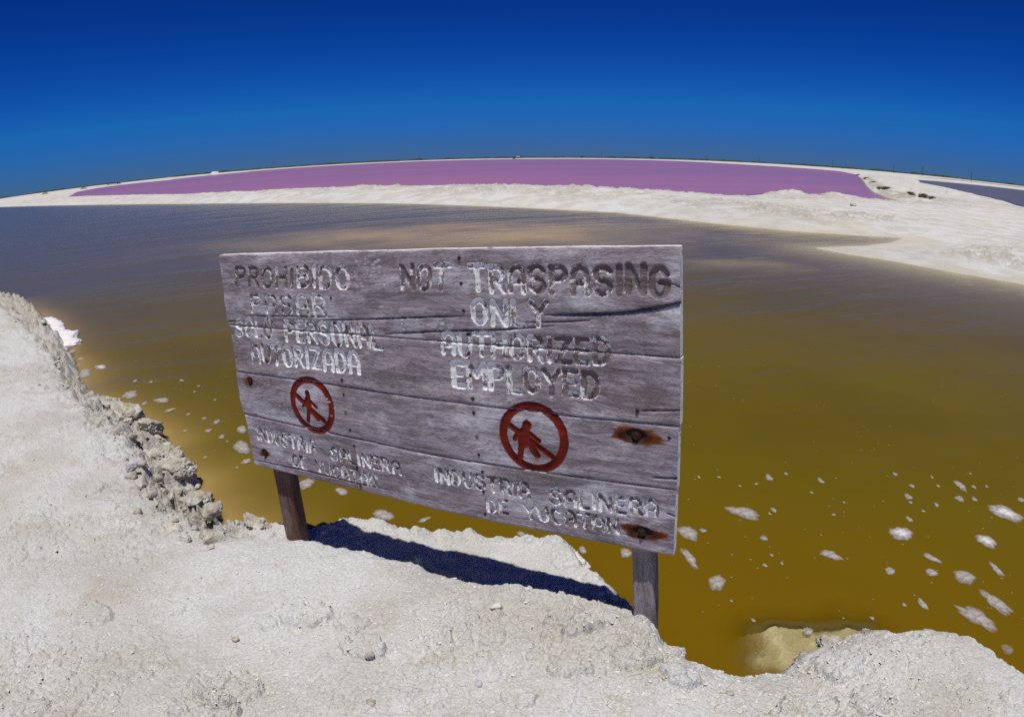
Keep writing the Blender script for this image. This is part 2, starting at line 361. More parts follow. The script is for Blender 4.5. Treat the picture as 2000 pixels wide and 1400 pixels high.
PLATES = [(tuple(gp([p], 0.36)[0]), r_, a_, i) for i, (p, r_, a_) in enumerate((((585, 1195), .10, .016), ((690, 1215), .07, .014), ((705, 1270), .075, .018), ((1130, 1225), .10, .024), ((1240, 1290), .085, .024),
    ((440, 1340), .11, .022), ((405, 1385), .10, .018), ((1110, 1310), .06, .012), ((1575, 1385), .11, .020), ((1700, 1370), .08, .016), ((1330, 1330), .07, .018), ((180, 1190), .09, .012), ((860, 1240), .06, .010), ((1010, 1360), .06, .010), ((520, 1210), .05, .012), ((1640, 1290), .10, .020), ((330, 1180), .06, .010)))]
def height(x, y, full=True):
    """terrain height and how rubbly the place is"""
    r = np.hypot(x, y)
    h = np.full(x.shape, -0.6); rub = np.zeros(x.shape)
    near = (r < 70) & (y < 45)
    # ---- the far land, the dike and the beach
    sl_ = sdf(LAGOON, x, y); sp = sdf(PINK, x, y); s1 = sdf(POND, x, y); s2 = sdf(POND2, x, y)
    wob = fbm(x*0.5, y*0.5, 3, 4)*np.clip(r/60, 0.15, 1.0)*0.5
    dw = -np.maximum(np.maximum(sl_, sp), np.maximum(s1, s2)) + wob*np.clip(np.abs(np.maximum(sl_, sp))*0.3, 0, 1)   # distance to water, >0 on land
    beach = sstep(7.0, 9.5, x)*sstep(24, 17, y)              # the low sand spit at the right
    low_r = sstep(2, 16, x)*(r < 70)
    rise = (0.62-0.34*low_r)*(1-np.exp(-np.maximum(dw, 0)/2.6))
    rise = rise*(1-beach) + beach*(0.28*(1-np.exp(-np.maximum(dw, 0)/5.0)))
    land = rise + 0.05*fbm(x*0.35, y*0.35, 21, 4)*sstep(0.2, 2, dw)
    band = sstep(1.2, 2.6, dw)*(1-sstep(4.5, 7.5, dw))*sstep(-30, 2, x)*(r < 60)
    ru = sstep(-0.25, 0.25, fbm(x*0.45, y*0.45, 33, 3))*band
    crag = fbm(x*2.2, y*2.2, 35, 5, 0.6, True)
    land = land + ru*0.15*crag+ru*0.08*fbm(x*6, y*6, 37, 4, 0.6) + 0.035*fbm(x*3, y*3, 41, 4)*sstep(0.3, 1.5, dw)
    dikeband = sstep(0.8, 2.0, dw)*(r < 220)*(1-0.75*low_r)
    land = land + dikeband*0.10*np.maximum(fbm(x*1.6, y*1.6, 51, 4, 0.6)-0.12, 0)
    flat = sstep(4.0, 8.0, x)*sstep(26, 16, y)
    under = -0.5*(1-np.exp(np.minimum(dw, 0)/(3.2+9*flat)))-0.02*(dw < 0)*(1-flat)
    under = under - 0.25*(1-np.exp(np.minimum(dw, 0)/1.2))*(sp > 0)
    hm = np.where(dw > 0, land, under)
    sh = np.minimum(np.hypot((x-SHOAL[0])/4.6, (y-SHOAL[1])/2.6), np.hypot((x-SHOAL2[0])/3.4, (y-SHOAL2[1])/1.9))
    hm = np.maximum(hm, -0.05-0.22*np.minimum(sh*sh, 3.0)+0.05*fbm(x*.6, y*.6, 66, 3))*(dw <= 0)+hm*(dw > 0)
    cut = sstep(13, 17, x)*sstep(0.1, 0.4, dw)*sstep(2.6, 1.2, dw)*(sp > -3.5)*(sl_ < -6)*(r < 140)        # the eroded, scrubby shore at the right end of the pink water
    hm = hm + cut*0.34*(0.6+fbm(x*1.2, y*1.2, 151, 4, 0.6))*sstep(-0.3, 0.2, fbm(x*.35, y*.35, 153, 2))
    h = np.maximum(h, hm); rub = np.maximum(rub, ru*sstep(0.0, 0.5, crag)*0.9)
    rub = np.maximum(rub, dikeband*(dw < 9)*0.9*sstep(0.12, 0.26, fbm(x*2.4, y*2.4, 155, 4, 0.6))*sstep(-0.25, 0.25, fbm(x*.5, y*.5, 157, 3)))
    rub = np.maximum(rub, cut*1.2*sstep(-0.35, 0.1, fbm(x*.8, y*.8, 159, 3)))
    # ---- the bank in front
    xs, ys = x[near], y[near]
    if xs.size:
        rs = np.hypot(xs, ys)
        left = sstep(-1.15, -1.5, xs)                                     # the broken edge left of the sign
        amp = 0.034+0.044*left
        wx = xs+amp*fbm(xs*7, ys*7, 71, 4, 0.6); wy = ys+amp*fbm(xs*7+31, ys*7+17, 73, 4, 0.6)
        sw = sdf(WATER_EDGE, wx, wy); scr = sdf(CREST, wx, wy)
        crag = fbm(xs*9, ys*9, 81, 6, 0.62, True); lump = fbm(xs*14, ys*14, 83, 5, 0.6)
        wid = 0.05+0.10*left
        plat = 0.10+0.08*sstep(-0.85, 0.1, xs)+0.12*np.exp(-((xs+1.25)/0.20)**2)*(ys < 3)+0.06*left
        lip = np.exp(-((sw-0.09)/0.07)**2)*sstep(-1.1, -0.95, xs)*sstep(0.5, 0.3, xs)
        plat = plat+0.035*lip*(1+0.8*lump)+0.02*lip*crag
        low = np.where(sw > 0, plat*(1-np.exp(-sw/wid))+0.02*lump*sstep(0, 0.1, sw)+left*(0.06*crag+0.06*lump)*sstep(0.02, 0.18, sw),
                       -0.12*(1-np.exp(sw/0.05))-0.5*(1-np.exp(sw/(0.35+0.6*left))))
        d, d2, val = worley(xs*10, ys*10, 5)
        dB, dB2, valB = worley(wx*4.3, wy*4.3, 15)
        low = low + left*(0.06*val+0.13*valB-0.05-0.05*sstep(0.10, 0.0, d2-d)-0.07*sstep(0.12, 0.0, dB2-dB))*sstep(0.02, 0.15, sw)
        low = np.where(scr > -0.03, np.minimum(low, 0.26+0.03*lump), np.minimum(low, 0.36+0.03*lump))
        top0 = 0.35+0.03*fbm(xs*0.7, ys*0.7, 91, 3)
        mound = np.exp(-(((xs-1.62)/0.42)**2+((ys-1.60)/0.26)**2))
        mound2 = np.exp(-(((xs-0.50)/0.09)**2+((ys-1.58)/0.08)**2))+0.8*np.exp(-(((xs-0.29)/0.13)**2+((ys-1.78)/0.07)**2))
        top0 = top0+0.028*np.exp(-(((xs+1.04)/0.09)**2+((ys-2.66)/0.07)**2))+0.03*np.exp(-(((xs-0.45)/0.09)**2+((ys-1.86)/0.06)**2))
        top0 = top0 + 0.05*mound + 0.028*mound2 - 0.02*sstep(0.55, 0.75, xs)*sstep(1.25, 1.0, xs)*sstep(1.3, 1.65, ys)
        top = np.where(scr > 0, top0-(0.05+0.03*left)*np.exp(-scr/(0.10+0.08*left))+left*0.035*lump*np.exp(-scr/0.15), top0-0.05+2.1*np.minimum(scr, 0)*(1+0.5*lump))
        hb = np.maximum(low, top)
        ss = sdf(SHELF, xs+0.07*fbm(xs*5, ys*5, 121, 4), ys+0.07*fbm(xs*5+9, ys*5, 123, 4))
        hb = np.maximum(hb, -0.020+0.026*lump-1.0*np.maximum(-ss, 0))*(ss > -0.2)+hb*(ss <= -0.2)
        # crust: soft swells, crumbs, lifted flakes with broken rims
        on = sstep(-0.02, 0.05, scr)
        crumb = sstep(-0.1, 0.35, fbm(xs*2.1, ys*2.1, 101, 3))
        hb = hb + on*(0.016*fbm(xs*3.5, ys*3.5, 103, 4)+ (0.0015+0.005*crumb)*fbm(xs*38, ys*38, 105, 4, 0.65))
        fs = fbm(xs*17, ys*17, 117, 4, 0.6); hb = hb + on*(0.003+0.009*crumb)*(sstep(0.10, 0.15, fs)+0.7*sstep(-0.22, -0.27, fs))
        fs2 = fbm(xs*9+5, ys*9, 127, 5, 0.6); hb = hb + on*0.009*sstep(-0.1, 0.3, fbm(xs*1.6+7, ys*1.6, 129, 2))*(sstep(0.14, 0.18, fs2)-0.5*sstep(0.34, 0.38, fs2))
        fl = fbm(xs*4.2, ys*4.2, 107, 5, 0.55); zone = sstep(0.05, 0.30, fbm(xs*1.05+4, ys*1.05, 109, 2))
        hb = hb + on*zone*0.022*(sstep(0.08, 0.11, fl)-0.7*sstep(0.30, 0.33, fl))
        w1, w2, wv = worley(xs*22, ys*22, 9)
        hb = hb + on*crumb*0.009*np.maximum(wv-0.72, 0)/0.28*sstep(0.42, 0.25, w1)
        for (pcx, pcy), pr_, pa, sd in PLATES:
            m_ = np.hypot(xs-pcx, ys-pcy) < pr_*2.2
            if not m_.any(): continue
            X_, Y_ = xs[m_], ys[m_]; dq = np.hypot(X_-pcx, (Y_-pcy)*1.25)/pr_+0.75*fbm(X_*11+sd, Y_*11, 141+sd, 5, 0.6)
            cell1, cell2, cv_ = worley(X_*15+sd, Y_*15, 33+sd)
            pa = pa*1.35
            hb[m_] = hb[m_]+pa*sstep(1.0, 0.90, dq)*(0.45+0.75*cv_-0.5*sstep(0.10, 0.0, cell2-cell1))+0.4*pa*sstep(1.25, 0.6, dq)*fbm(X_*45, Y_*45, 143, 4, 0.65)-0.35*pa*np.exp(-((dq-1.12)/0.10)**2)
        foot = sstep(0.10, 0.0, np.abs(scr))*0.012*fbm(xs*30, ys*30, 111, 4)
        hb = hb+foot
        rb = np.where(sw > 0, left*sstep(0.10, -0.10, scr)*sstep(0.02, 0.10, sw)*0.8, 0)
        rb = np.maximum(rb, 0.7*sstep(0.16, 0.03, np.abs(scr+0.02))*sstep(0.95, 1.05, xs)*sstep(1.42, 1.30, xs)*(ys > 1.5))
        m = hb > h[near]
        hn = h[near]; hn = np.where(sl_[near] > -3, np.maximum(hb, np.where(ys > 9, hn, -0.6)), np.maximum(hb, hn))
        h[near] = hn; rn_ = rub[near]; rn_ = np.where(m, rb, rn_); rub[near] = rn_
    return h, rub

def polar(az_list, r_list):
    A, R = np.meshgrid(np.radians(az_list), r_list)
    return (R*np.sin(A)), (R*np.cos(A))
def grid_faces(nr, nc, wrap):
    i = np.arange(nr-1)[:, None]; j = np.arange(nc if wrap else nc-1)[None, :]
    j2 = (j+1) % nc
    return np.stack([i*nc+j, i*nc+j2, (i+1)*nc+j2, (i+1)*nc+j], -1).reshape(-1, 4)
def geo(a, b, q): return a*np.exp(np.arange(0, math.log(b/a), q))

az = np.concatenate([np.arange(-60, 60, 0.135), np.arange(60, 300, 3.0)])
rr = np.concatenate([[0.02, 0.3, 0.6, 0.9], geo(1.1, 7, 0.0029), geo(7, 48, 0.0065), geo(48, 120, 0.0095), geo(120, 6000, 0.03)])
GX, GY = polar(az, rr)
GH, GR = height(GX.ravel(), GY.ravel())
F = grid_faces(len(rr), len(az), True)
keep = (GH[F] > -0.34).any(1)
V = np.stack([GX.ravel(), GY.ravel(), GH], 1)
V2, F2, used = compact(V, F[keep])
me = mesh_np('ground', V2, F2); attr(me, 'rubble', GR[used])
tag(link('ground', me, M['ground']), 'pale salt-crusted ground: bank, dikes and far flats', kind='structure')
me = mesh_np('lagoon_bed', np.array([[-6000, -6000, -0.45], [6000, -6000, -0.45], [6000, 6000, -0.45], [-6000, 6000, -0.45]]), np.array([[0, 1, 2, 3]]))
tag(link('lagoon_bed', me, M['bed']), 'muddy bottom under the salt pans', kind='structure')

def height_at(pts):
    pts = np.atleast_2d(np.array(pts, float)); return height(pts[:, 0].copy(), pts[:, 1].copy())[0]

# ------------------------------------------------------------------ water sheets
azw = np.concatenate([np.arange(-62, 62, 0.3), np.arange(62, 298, 4.0)])
rw = np.concatenate([[0.05], geo(1.2, 60, 0.012), geo(60, 3500, 0.03)])
WX, WY = polar(azw, rw); WX = WX.ravel(); WY = WY.ravel()
WH, _ = height(WX, WY); WF = grid_faces(len(rw), len(azw), True)
_sh = np.minimum(np.hypot((WX-SHOAL[0])/4.8, (WY-SHOAL[1])/2.2), 1.0+np.hypot((WX-SHOAL2[0])/3.5, (WY-SHOAL2[1])/1.6))
_wob = fbm(WX*0.8, WY*0.8, 301, 4)
SILT = 0.95*np.exp(-np.maximum(_sh*0.9+0.35*_wob, 0)**2)                                          # stirred-up sand over the shoals,
_sl = sdf(LAGOON, WX, WY)
SILT = np.maximum(SILT, 0.8*sstep(3.0, 7.0, WX)*(WY > 7)*(WY < 26)*np.exp(-np.maximum(_sl, 0)/1.5))  # along the spit
_near = (np.hypot(WX, WY) < 14)
_sw = np.where(_near, sdf(WATER_EDGE, WX, WY), -50)
SILT = np.maximum(SILT, 0.75*sstep(-0.9, -1.5, WX)*np.exp(np.minimum(_sw+0.1*_wob, 0)/0.20)*_near)       # and under the broken left bank
def water(name, s, mat, margin, label):
    m = (s[WF] > -margin).any(1) & (WH[WF] < 0.25).any(1)
    V, Fc, used = compact(np.stack([WX, WY, np.zeros_like(WX)], 1), WF[m])
    me = mesh_np(name, V, Fc); attr(me, 'depth', -WH[used]); attr(me, 'silt', SILT[used]); attr(me, 'shore', np.hypot(WX, WY)[used]-2.5)
    tag(link(name, me, mat), label, kind='structure')
water('lagoon_water', sdf(LAGOON, WX, WY), M['lagoon'], 0.6, 'turbid ochre water of the nearest salt pan')
water('pink_lagoon_water', sdf(PINK, WX, WY), M['pink'], 0.9, 'pink water of the salt pan beyond the dike')
water('pond_water', np.maximum(sdf(POND, WX, WY), sdf(POND2, WX, WY)), M['pond'], 1.5, 'grey water of the far right salt pan')

# ------------------------------------------------------------------ the sign
yaw, tilt, rollb = math.radians(-27.35), math.radians(-0.32), math.radians(3.29)
BW, BH = 2.008, 1.018
r0 = np.array([math.cos(yaw), math.sin(yaw), 0]); n0 = np.array([math.sin(yaw), -math.cos(yaw), 0]); u0 = np.array([0, 0, 1.0])
u1 = math.cos(tilt)*u0+math.sin(tilt)*n0
BR_ = math.cos(rollb)*r0+math.sin(rollb)*u1; BU = math.cos(rollb)*u1-math.sin(rollb)*r0; BN = np.cross(BR_, BU)
if BN[1] > 0: BN = -BN
BC = np.array([-0.382, 2.3, -0.815+ZC])                       # middle of the board's front face
def uv(px):
    d = ray(px); t = ((BC-CAM)@BN)/(d@BN); P = d*t[:, None]+CAM-BC
    return np.stack([P@BR_, P@BU], 1)
ORG = BC-BU*(BH/2+0.30)                                        # sign root, near the ground
sign = bpy.data.objects.new('wooden_sign', None); COL.objects.link(sign)
sign.matrix_world = Matrix(((BR_[0], -BN[0], BU[0], ORG[0]), (BR_[1], -BN[1], BU[1], ORG[1]), (BR_[2], -BN[2], BU[2], ORG[2]), (0, 0, 0, 1)))
tag(sign, 'weathered grey plank sign with carved bilingual no-trespassing lettering on two posts', 'sign')
V0 = BH/2+0.30                                                 # local Z of board centre; local Y points away from the viewer

# -- lettering: stroke skeletons in a unit box
def arc(cx, cy, rx, ry, a0, a1, n=9):
    return [(cx+rx*math.cos(math.radians(a)), cy+ry*math.sin(math.radians(a))) for a in np.linspace(a0, a1, n)]
GL = {
 'A': [[(0.08, 0), (0.08, .62)]+arc(.5, .62, .42, .38, 180, 0)+[(.92, 0)], [(.08, .40), (.92, .40)]],
 'B': [[(.08, 0), (.08, 1), (.55, 1)]+arc(.55, .77, .35, .23, 90, -90)+[(.08, .54)], [(.55, .54)]+arc(.55, .27, .40, .27, 90, -90)+[(.08, 0)]],
 'C': [arc(.52, .5, .44, .5, 50, 310, 15)],
 'D': [[(.08, 0), (.08, 1), (.42, 1)]+arc(.42, .5, .50, .5, 90, -90, 13)+[(.08, 0)]],
 'E': [[(.92, 1), (.1, 1), (.1, 0), (.92, 0)], [(.1, .52), (.75, .52)]],
 'G': [arc(.5, .56, .42, .44, 30, 180, 9)+[(.08, .42)]+arc(.5, .36, .42, .36, 180, 350, 9)+[(.92, .5), (.55, .5)]],
 'H': [[(.08, 0), (.08, 1)], [(.92, 0), (.92, 1)], [(.08, .5), (.92, .5)]],
 'I': [[(.5, 0), (.5, 1)]],
 'L': [[(.12, 1), (.12, 0), (.92, 0)]],
 'M': [[(.05, 0), (.05, 1), (.5, .45), (.95, 1), (.95, 0)]],
 'N': [[(.08, 0), (.08, 1), (.92, 0), (.92, 1)]],
 'O': [arc(.5, .62, .42, .38, 0, 180, 9)+[(.08, .38)]+arc(.5, .38, .42, .38, 180, 360, 9)+[(.92, .62)]],
 'P': [[(.1, 0), (.1, 1), (.5, 1)]+arc(.5, .75, .42, .25, 90, -90)+[(.1, .5)]],
 'R': [[(.1, 0), (.1, 1), (.5, 1)]+arc(.5, .75, .40, .25, 90, -90)+[(.1, .5)], [(.45, .5), (.95, 0)]],
 'S': [arc(.5, .76, .42, .24, 20, 180, 7)+arc(.5, .76, .42, .26, 180, 270, 5)+arc(.5, .26, .42, .24, 90, 0, 5)+arc(.5, .26, .42, .26, 0, -165, 8)],
 'T': [[(.02, 1), (.98, 1)], [(.5, 1), (.5, 0)]],
 'U': [[(.08, 1), (.08, .38)]+arc(.5, .38, .42, .38, 180, 360, 9)+[(.92, 1)]],
 'Y': [[(.05, 1), (.5, .5), (.95, 1)], [(.5, .5), (.5, 0)]],
 'Z': [[(.06, 1), (.92, 1), (.08, 0), (.95, 0)]],
}
WIDTH = {'I': .28, 'M': 1.25, 'L': .85, 'E': .9}
# text, bottom-left, bottom-right, top-left, top-right in the photograph, groove half-width (share of height), paint left at start and end
LINES = [
 ('PROHIBIDO', (460, 560), (682, 564), (459, 522), (680, 519), .115, .30, .62),
 ('PASAR', (490, 610), (638, 617), (488, 575), (633, 573), .115, .42, .62),
 ('SOLO', (459, 655), (530, 662), (459, 623), (530, 619), .12, .66, .58),
 ('PERSONAL', (557, 665), (747, 683), (553, 625), (737, 634), .12, .62, .52),
 ('AUTORIZADA', (492, 707), (702, 731), (489, 671), (697, 687), .12, .58, .82),
 ('NOT', (785, 567), (872, 569), (781, 519), (877, 517), .13, .34, .48),
 ('TRASPASING', (920, 568), (1306, 580), (915, 518), (1307, 519), .13, .58, .10),
 ('ONLY', (922, 632), (1066, 639), (920, 583), (1068, 587), .125, .72, .50),
 ('AUTHORIZED', (863, 692), (1190, 715), (861, 648), (1190, 662), .125, .66, .30),
 ('EMPLOYED', (884, 754), (1168, 780), (880, 706), (1168, 727), .13, .70, .26),
 ('INDUSTRIA', (502, 858), (616, 887), (498, 835), (614, 858), .125, 0.52, 0.51),
 ('SALINERA', (645, 896), (783, 928), (642, 872), (777, 900), .125, 0.55, 0.47),
 ('DE', (572, 909), (598, 915), (569, 888), (595, 892), .13, 0.52, 0.53),
 ('YUCATAN', (618, 921), (737, 952), (613, 899), (734, 926), .125, 0.53, 0.53),
 ('INDUSTRIA', (850, 940), (1034, 975), (845, 911), (1031, 943), .125, 0.59, 0.47),
 ('SALINERA', (1074, 984), (1284, 1012), (1073, 953), (1283, 979), .125, 0.52, 0.46),
 ('DE', (952, 998), (992, 1005), (949, 972), (990, 977), .13, 0.58, 0.55),
 ('YUCATAN', (1028, 1013), (1208, 1042), (1021, 984), (1206, 1012), .125, 0.57, 0.46),
]
STROKES = []          # (polyline in uv, half width, paint share, kind)
for txt, bl, br, tl, tr, hw, p0, p1 in LINES:
    q = uv([bl, br, tl, tr]); H_ = np.linalg.norm(q[2]-q[0])
    ws = [WIDTH.get(c, 1.0) for c in txt]; gap = 0.30; tot = sum(ws)+gap*(len(txt)-1); xx = 0
    for i, c in enumerate(txt):
        cov = p0+(p1-p0)*(i/max(1, len(txt)-1))+random.uniform(-.07, .08)
        jx, jy = random.uniform(-.03, .03), random.uniform(-.04, .04)
        for pl in GL[c]:
            pts = []
            for (a, b) in pl:
                s = (xx+a*ws[i])/tot; b = b*0.90+0.05+jy
                pts.append((q[0]*(1-s)+q[1]*s)*(1-b)+(q[2]*(1-s)+q[3]*s)*b)
            STROKES.append((np.array(pts), hw*H_*0.97, cov, 'text'))
        xx += ws[i]+gap
def ringpts(ext):
    q = uv(ext); c = q.mean(0); R = np.linalg.norm(q-c, axis=1).mean(); return c, R
RED = []
for ext, person in (
    (((567, 780), (652.5, 807), (592, 734), (630, 846)),
     (((576, 769), (634, 823), 6.5), ((600, 768), (602, 776), 7.0), ((601, 782), (606, 800), 9.0), ((604, 802), (602.5, 822), 5.5), ((608, 800), (621, 818), 6.0), ((597, 783), (593, 793), 3.5), ((606, 783), (619, 796), 4.0))),
    (((968.7, 845.7), (1104, 863), (1036.5, 787), (1060.5, 923)),
     (((987, 824), (1083, 895), 9.0), ((1029, 829), (1028, 834), 13.0), ((1024, 846), (1023, 864), 18.0), ((1020, 864), (1016, 892), 9.0), ((1034, 866), (1049, 889), 11.0), ((1010, 848), (1006, 857), 7.0), ((1034, 846), (1053, 861), 7.0)))):
    c, R = ringpts(ext); mm = R/np.hypot(ext[1][0]-ext[0][0], ext[1][1]-ext[0][1])*2*0.92
    wr = R*0.115
    RED.append((np.array([c+(R-wr)*np.array([math.cos(a), math.sin(a)])*(1+0.008*math.sin(3*a)) for a in np.linspace(0, 2*math.pi, 49)]), wr))
    for a, b, wpx in person: RED.append((uv([a, b]), wpx*mm/2*1.35))
CRACKS = [(uv(p), d, wd) for p, d, wd in (
    ([(487, 617), (560, 618), (655, 619)], .006, .0022), ([(622, 626), (700, 624), (760, 622.5), (840, 619), (905, 618)], .008, .0026), ([(752, 653), (800, 650), (860, 647), (960, 645), (1020, 642), (1043, 639), (1082, 637)], .009, .0028),
    ([(1064, 615), (1120, 614.5), (1170, 613), (1220, 610), (1269, 602), (1300, 596), (1329, 590)], .012, .004), ([(1027, 630), (1080, 629), (1153, 626)], .007, .0024),
    ([(494, 897), (540, 908), (600, 920), (700, 945), (760, 957)], .006, .0022), ([(1273, 932), (1300, 934), (1328, 935)], .008, .0026), ([(1248, 803), (1290, 803), (1328, 802)], .006, .0022),
    ([(1306, 552), (1318, 556), (1330, 562)], .006, .002), ([(455, 697), (462, 700), (452, 704)], .006, .002), ([(1300, 1002), (1315, 1008), (1328, 1014)], .005, .0018), ([(440, 628), (470, 627)], .006, .0025))]
BOLTS = [(uv([(488, 745)])[0], 'left'), (uv([(517, 886)])[0], 'left'), (uv([(1242, 851)])[0], 'right'), (uv([(1254, 1040)])[0], 'right')]
NAILPX = [(896, 504), (900.6, 553.6), (905.5, 607), (913, 654), (915, 690), (918, 734), (923, 779), (925, 806), (932, 853), (935, 888), (942, 921), (944, 960), (947, 1003),
          (652, 631), (646, 582), (660, 675), (667, 742), (671, 771), (676, 806), (684, 840), (691, 871), (697, 913), (704, 949), (1244, 803), (1307, 855)]
NAILS = uv(NAILPX)
FLECKS = []
for (cx, cy, sx, sy, n) in ((712, 535, 40, 26, 46), (800, 636, 52, 9, 16), (860, 640, 30, 5, 8), (590, 525, 60, 8, 10), (640, 800, 40, 30, 10), (520, 800, 30, 20, 8)):
    for _ in range(n):
        p = uv([(random.gauss(cx, sx*0.6), random.gauss(cy, sy*0.6))])[0]; FLECKS.append((p, random.uniform(.004, .013), random.uniform(.002, .0045)))

def seg_dist(P, U, Vv):
    d = np.full(U.shape, 9.0)
    for a, b in zip(P[:-1], P[1:]):
        e = b-a; t = np.clip(((U-a[0])*e[0]+(Vv-a[1])*e[1])/(e@e+1e-12), 0, 1)
        d = np.minimum(d, np.hypot(U-a[0]-t*e[0], Vv-a[1]-t*e[1]))
    return d
def line_v(pl, U):
    q = uv(pl); return np.interp(U, q[:, 0], q[:, 1]) + 0*U
J1 = [(436, 634), (575, 646), (725, 657), (900, 671), (1100, 684), (1331, 700)]
J2 = [(452, 724), (620, 747), (800, 775), (900, 787), (1100, 812), (1330, 834)]
J3 = [(472, 808), (640, 845), (800, 880), (900, 899), (1100, 929), (1329, 959)]
TOPL = [(423, 498.5), (700, 491.5), (1000, 485), (1332, 481.5)]
BOTL = [(494, 908), (700, 958), (900, 1007), (1100, 1047), (1320, 1087)]
EDGES = [TOPL, J1, J2, J3, BOTL]
STEP = 0.0029
WOODS = [mat_wood('weathered_plank', painted=True, seed=3.1), mat_wood('weathered_plank_b', (0.385, 0.325, 0.355), True, 7.7), mat_wood('weathered_plank_c', (0.39, 0.34, 0.38), True, 12.4), mat_wood('weathered_plank_d', (0.365, 0.315, 0.36), True, 19.0)]
PTH = 0.036
def plank(k):
    nu = int(BW/STEP)
    s = np.linspace(0, 1, nu)
    u_l = -BW/2+(0.002 if k % 2 else -0.003); u_r = BW/2+(0.0, 0.002, -0.001, -0.004)[k]
    U1 = u_l+(u_r-u_l)*s
    top = line_v(EDGES[k], U1)-(0.0022 if k else 0.0)+0.0018*fbm(U1*6, U1*0, 7+k, 4)
    bot = line_v(EDGES[k+1], U1)+0.0022+0.0018*fbm(U1*6, U1*0, 27+k, 4)
    nv = int(np.max(top-bot)/STEP)
    t = np.linspace(0, 1, nv)
    U = np.repeat(U1[None, :], nv, 0); Vv = bot[None, :]+(top-bot)[None, :]*t[:, None]
    # ragged ends
    endl = 0.006*fbm(Vv*14, Vv*0, 57, 4); U = U+np.clip(1-(U-u_l)/0.03, 0, 1)*endl
    dep = np.zeros(U.shape); gro = np.zeros(U.shape); cov = np.zeros(U.shape); red = np.zeros(U.shape)
    def box(P, m): 
        lo = P.min(0)-m; hi = P.max(0)+m
        return (U > lo[0]) & (U < hi[0]) & (Vv > lo[1]) & (Vv < hi[1])
    for P, hw, cv, _ in STROKES:
        b = box(P, hw*1.6)
        if not b.any(): continue
        d = seg_dist(P, U[b], Vv[b]); d = d+hw*0.18*fbm(U[b]*90, Vv[b]*90, 3, 3)
        e = d/hw; pr = np.clip(1-e**3, 0, 1)
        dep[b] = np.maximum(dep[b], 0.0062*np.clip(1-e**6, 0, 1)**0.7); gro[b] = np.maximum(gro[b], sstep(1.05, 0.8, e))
        rim = np.exp(-((e-0.96)/0.16)**2)*(0.26 if hw > 0.0075 else 0.36)
        cov[b] = np.maximum(cov[b], np.where(e < 1.15, cv*0.94*sstep(1.12, 0.95, e)+rim*sstep(1.2, 1.0, e), 0))
    for P, hw in RED:
        b = box(P, hw*1.6)
        if not b.any(): continue
        d = seg_dist(P, U[b], Vv[b]); d = d+hw*0.10*fbm(U[b]*60, Vv[b]*60, 13, 3); e = d/hw
        dep[b] = np.maximum(dep[b], 0.0045*np.sqrt(np.clip(1-e**4, 0, 1))); red[b] = np.maximum(red[b], sstep(1.06, 0.90, e))
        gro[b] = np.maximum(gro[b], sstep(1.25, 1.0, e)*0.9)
    dark = np.zeros(U.shape); rust = np.zeros(U.shape); fleck = np.zeros(U.shape)
    for P, dd, wd in CRACKS:
        b = box(P, 0.02)
        if not b.any(): continue
        d = seg_dist(P, U[b], Vv[b]); d = np.abs(d+0.0022*fbm(U[b]*50, Vv[b]*50, 31, 3))
        L_ = np.hypot(*(P[-1]-P[0])); tt = np.clip((U[b]-P[0][0])/(P[-1][0]-P[0][0]), 0, 1)
        taper = np.clip(np.minimum(tt, (1-tt) if P[-1][0] < 0.95 else 1)*5+0.25, 0, 1)
        dep[b] = np.maximum(dep[b], dd*taper*np.clip(1.4-d/(wd*(0.5+taper)), 0, 1)); dark[b] = np.maximum(dark[b], taper*sstep(wd*1.1, wd*0.5, d)*0.8)
    if k == 0:   # wood split away below the long crack at the right: the strip under it lies deeper
        P = CRACKS[3][0]; vc = np.interp(U, P[:, 0], P[:, 1])
        b = (U > P[0][0]) & (Vv < vc); under = sstep(0.045, 0.0, vc-Vv)*np.clip((U-P[0][0])/(P[-1][0]-P[0][0]), 0, 1)
        dep = np.where(b, dep+0.009*under, dep)
        up = (U > P[0][0]) & (Vv >= vc); dep = np.where(up, dep-0.006*np.clip((U-P[0][0])/(P[-1][0]-P[0][0]), 0, 1)*sstep(0.06, 0.0, Vv-vc), dep)
    for p, side in BOLTS:
        du, dv = U-p[0], Vv-p[1]
        if side == 'right':
            a = np.hypot(du/0.108, dv/0.034); wob = 0.35*fbm(U*22, Vv*55, 43, 4)
            rust = np.maximum(rust, np.clip(1.15-(a+wob), 0, 1)); hole = np.hypot(du/0.036, dv/0.020)
            dark = np.maximum(dark, sstep(1.2, 0.7, hole+0.4*fbm(U*50, Vv*50, 45, 3))); dep = np.maximum(dep, 0.008*sstep(1.2, .6, hole))
        else:
            hole = np.hypot(du/0.020, dv/0.022); dark = np.maximum(dark, sstep(1.3, 0.6, hole+0.5*fbm(U*50, Vv*50, 45, 3)))
            rust = np.maximum(rust, 0.55*np.clip(1.1-np.hypot(du/0.075, dv/0.045)+0.3*fbm(U*20, Vv*40, 47, 3), 0, 1)); dep = np.maximum(dep, 0.009*sstep(1.2, .5, hole))
    for p in NAILS:
        d = np.hypot(U-p[0], Vv-p[1]); dark = np.maximum(dark, 0.75*sstep(0.010, 0.005, d+0.003*fbm(U*80, Vv*80, 49, 2)))
    for p, a, b_ in FLECKS:
        b = box(np.array([p, p]), 0.02)
        if b.any(): fleck[b] = np.maximum(fleck[b], sstep(1.1, 0.7, np.hypot((U[b]-p[0])/a, (Vv[b]-p[1])/b_)))
    # grain relief, worn edges
    dep = dep+0.0012*fbm(U*5+k, Vv*60, 59, 4)+0.0022*fbm(U*1.3, Vv*7, 61, 3)+0.0006*fbm(U*12, Vv*170, 63, 3)
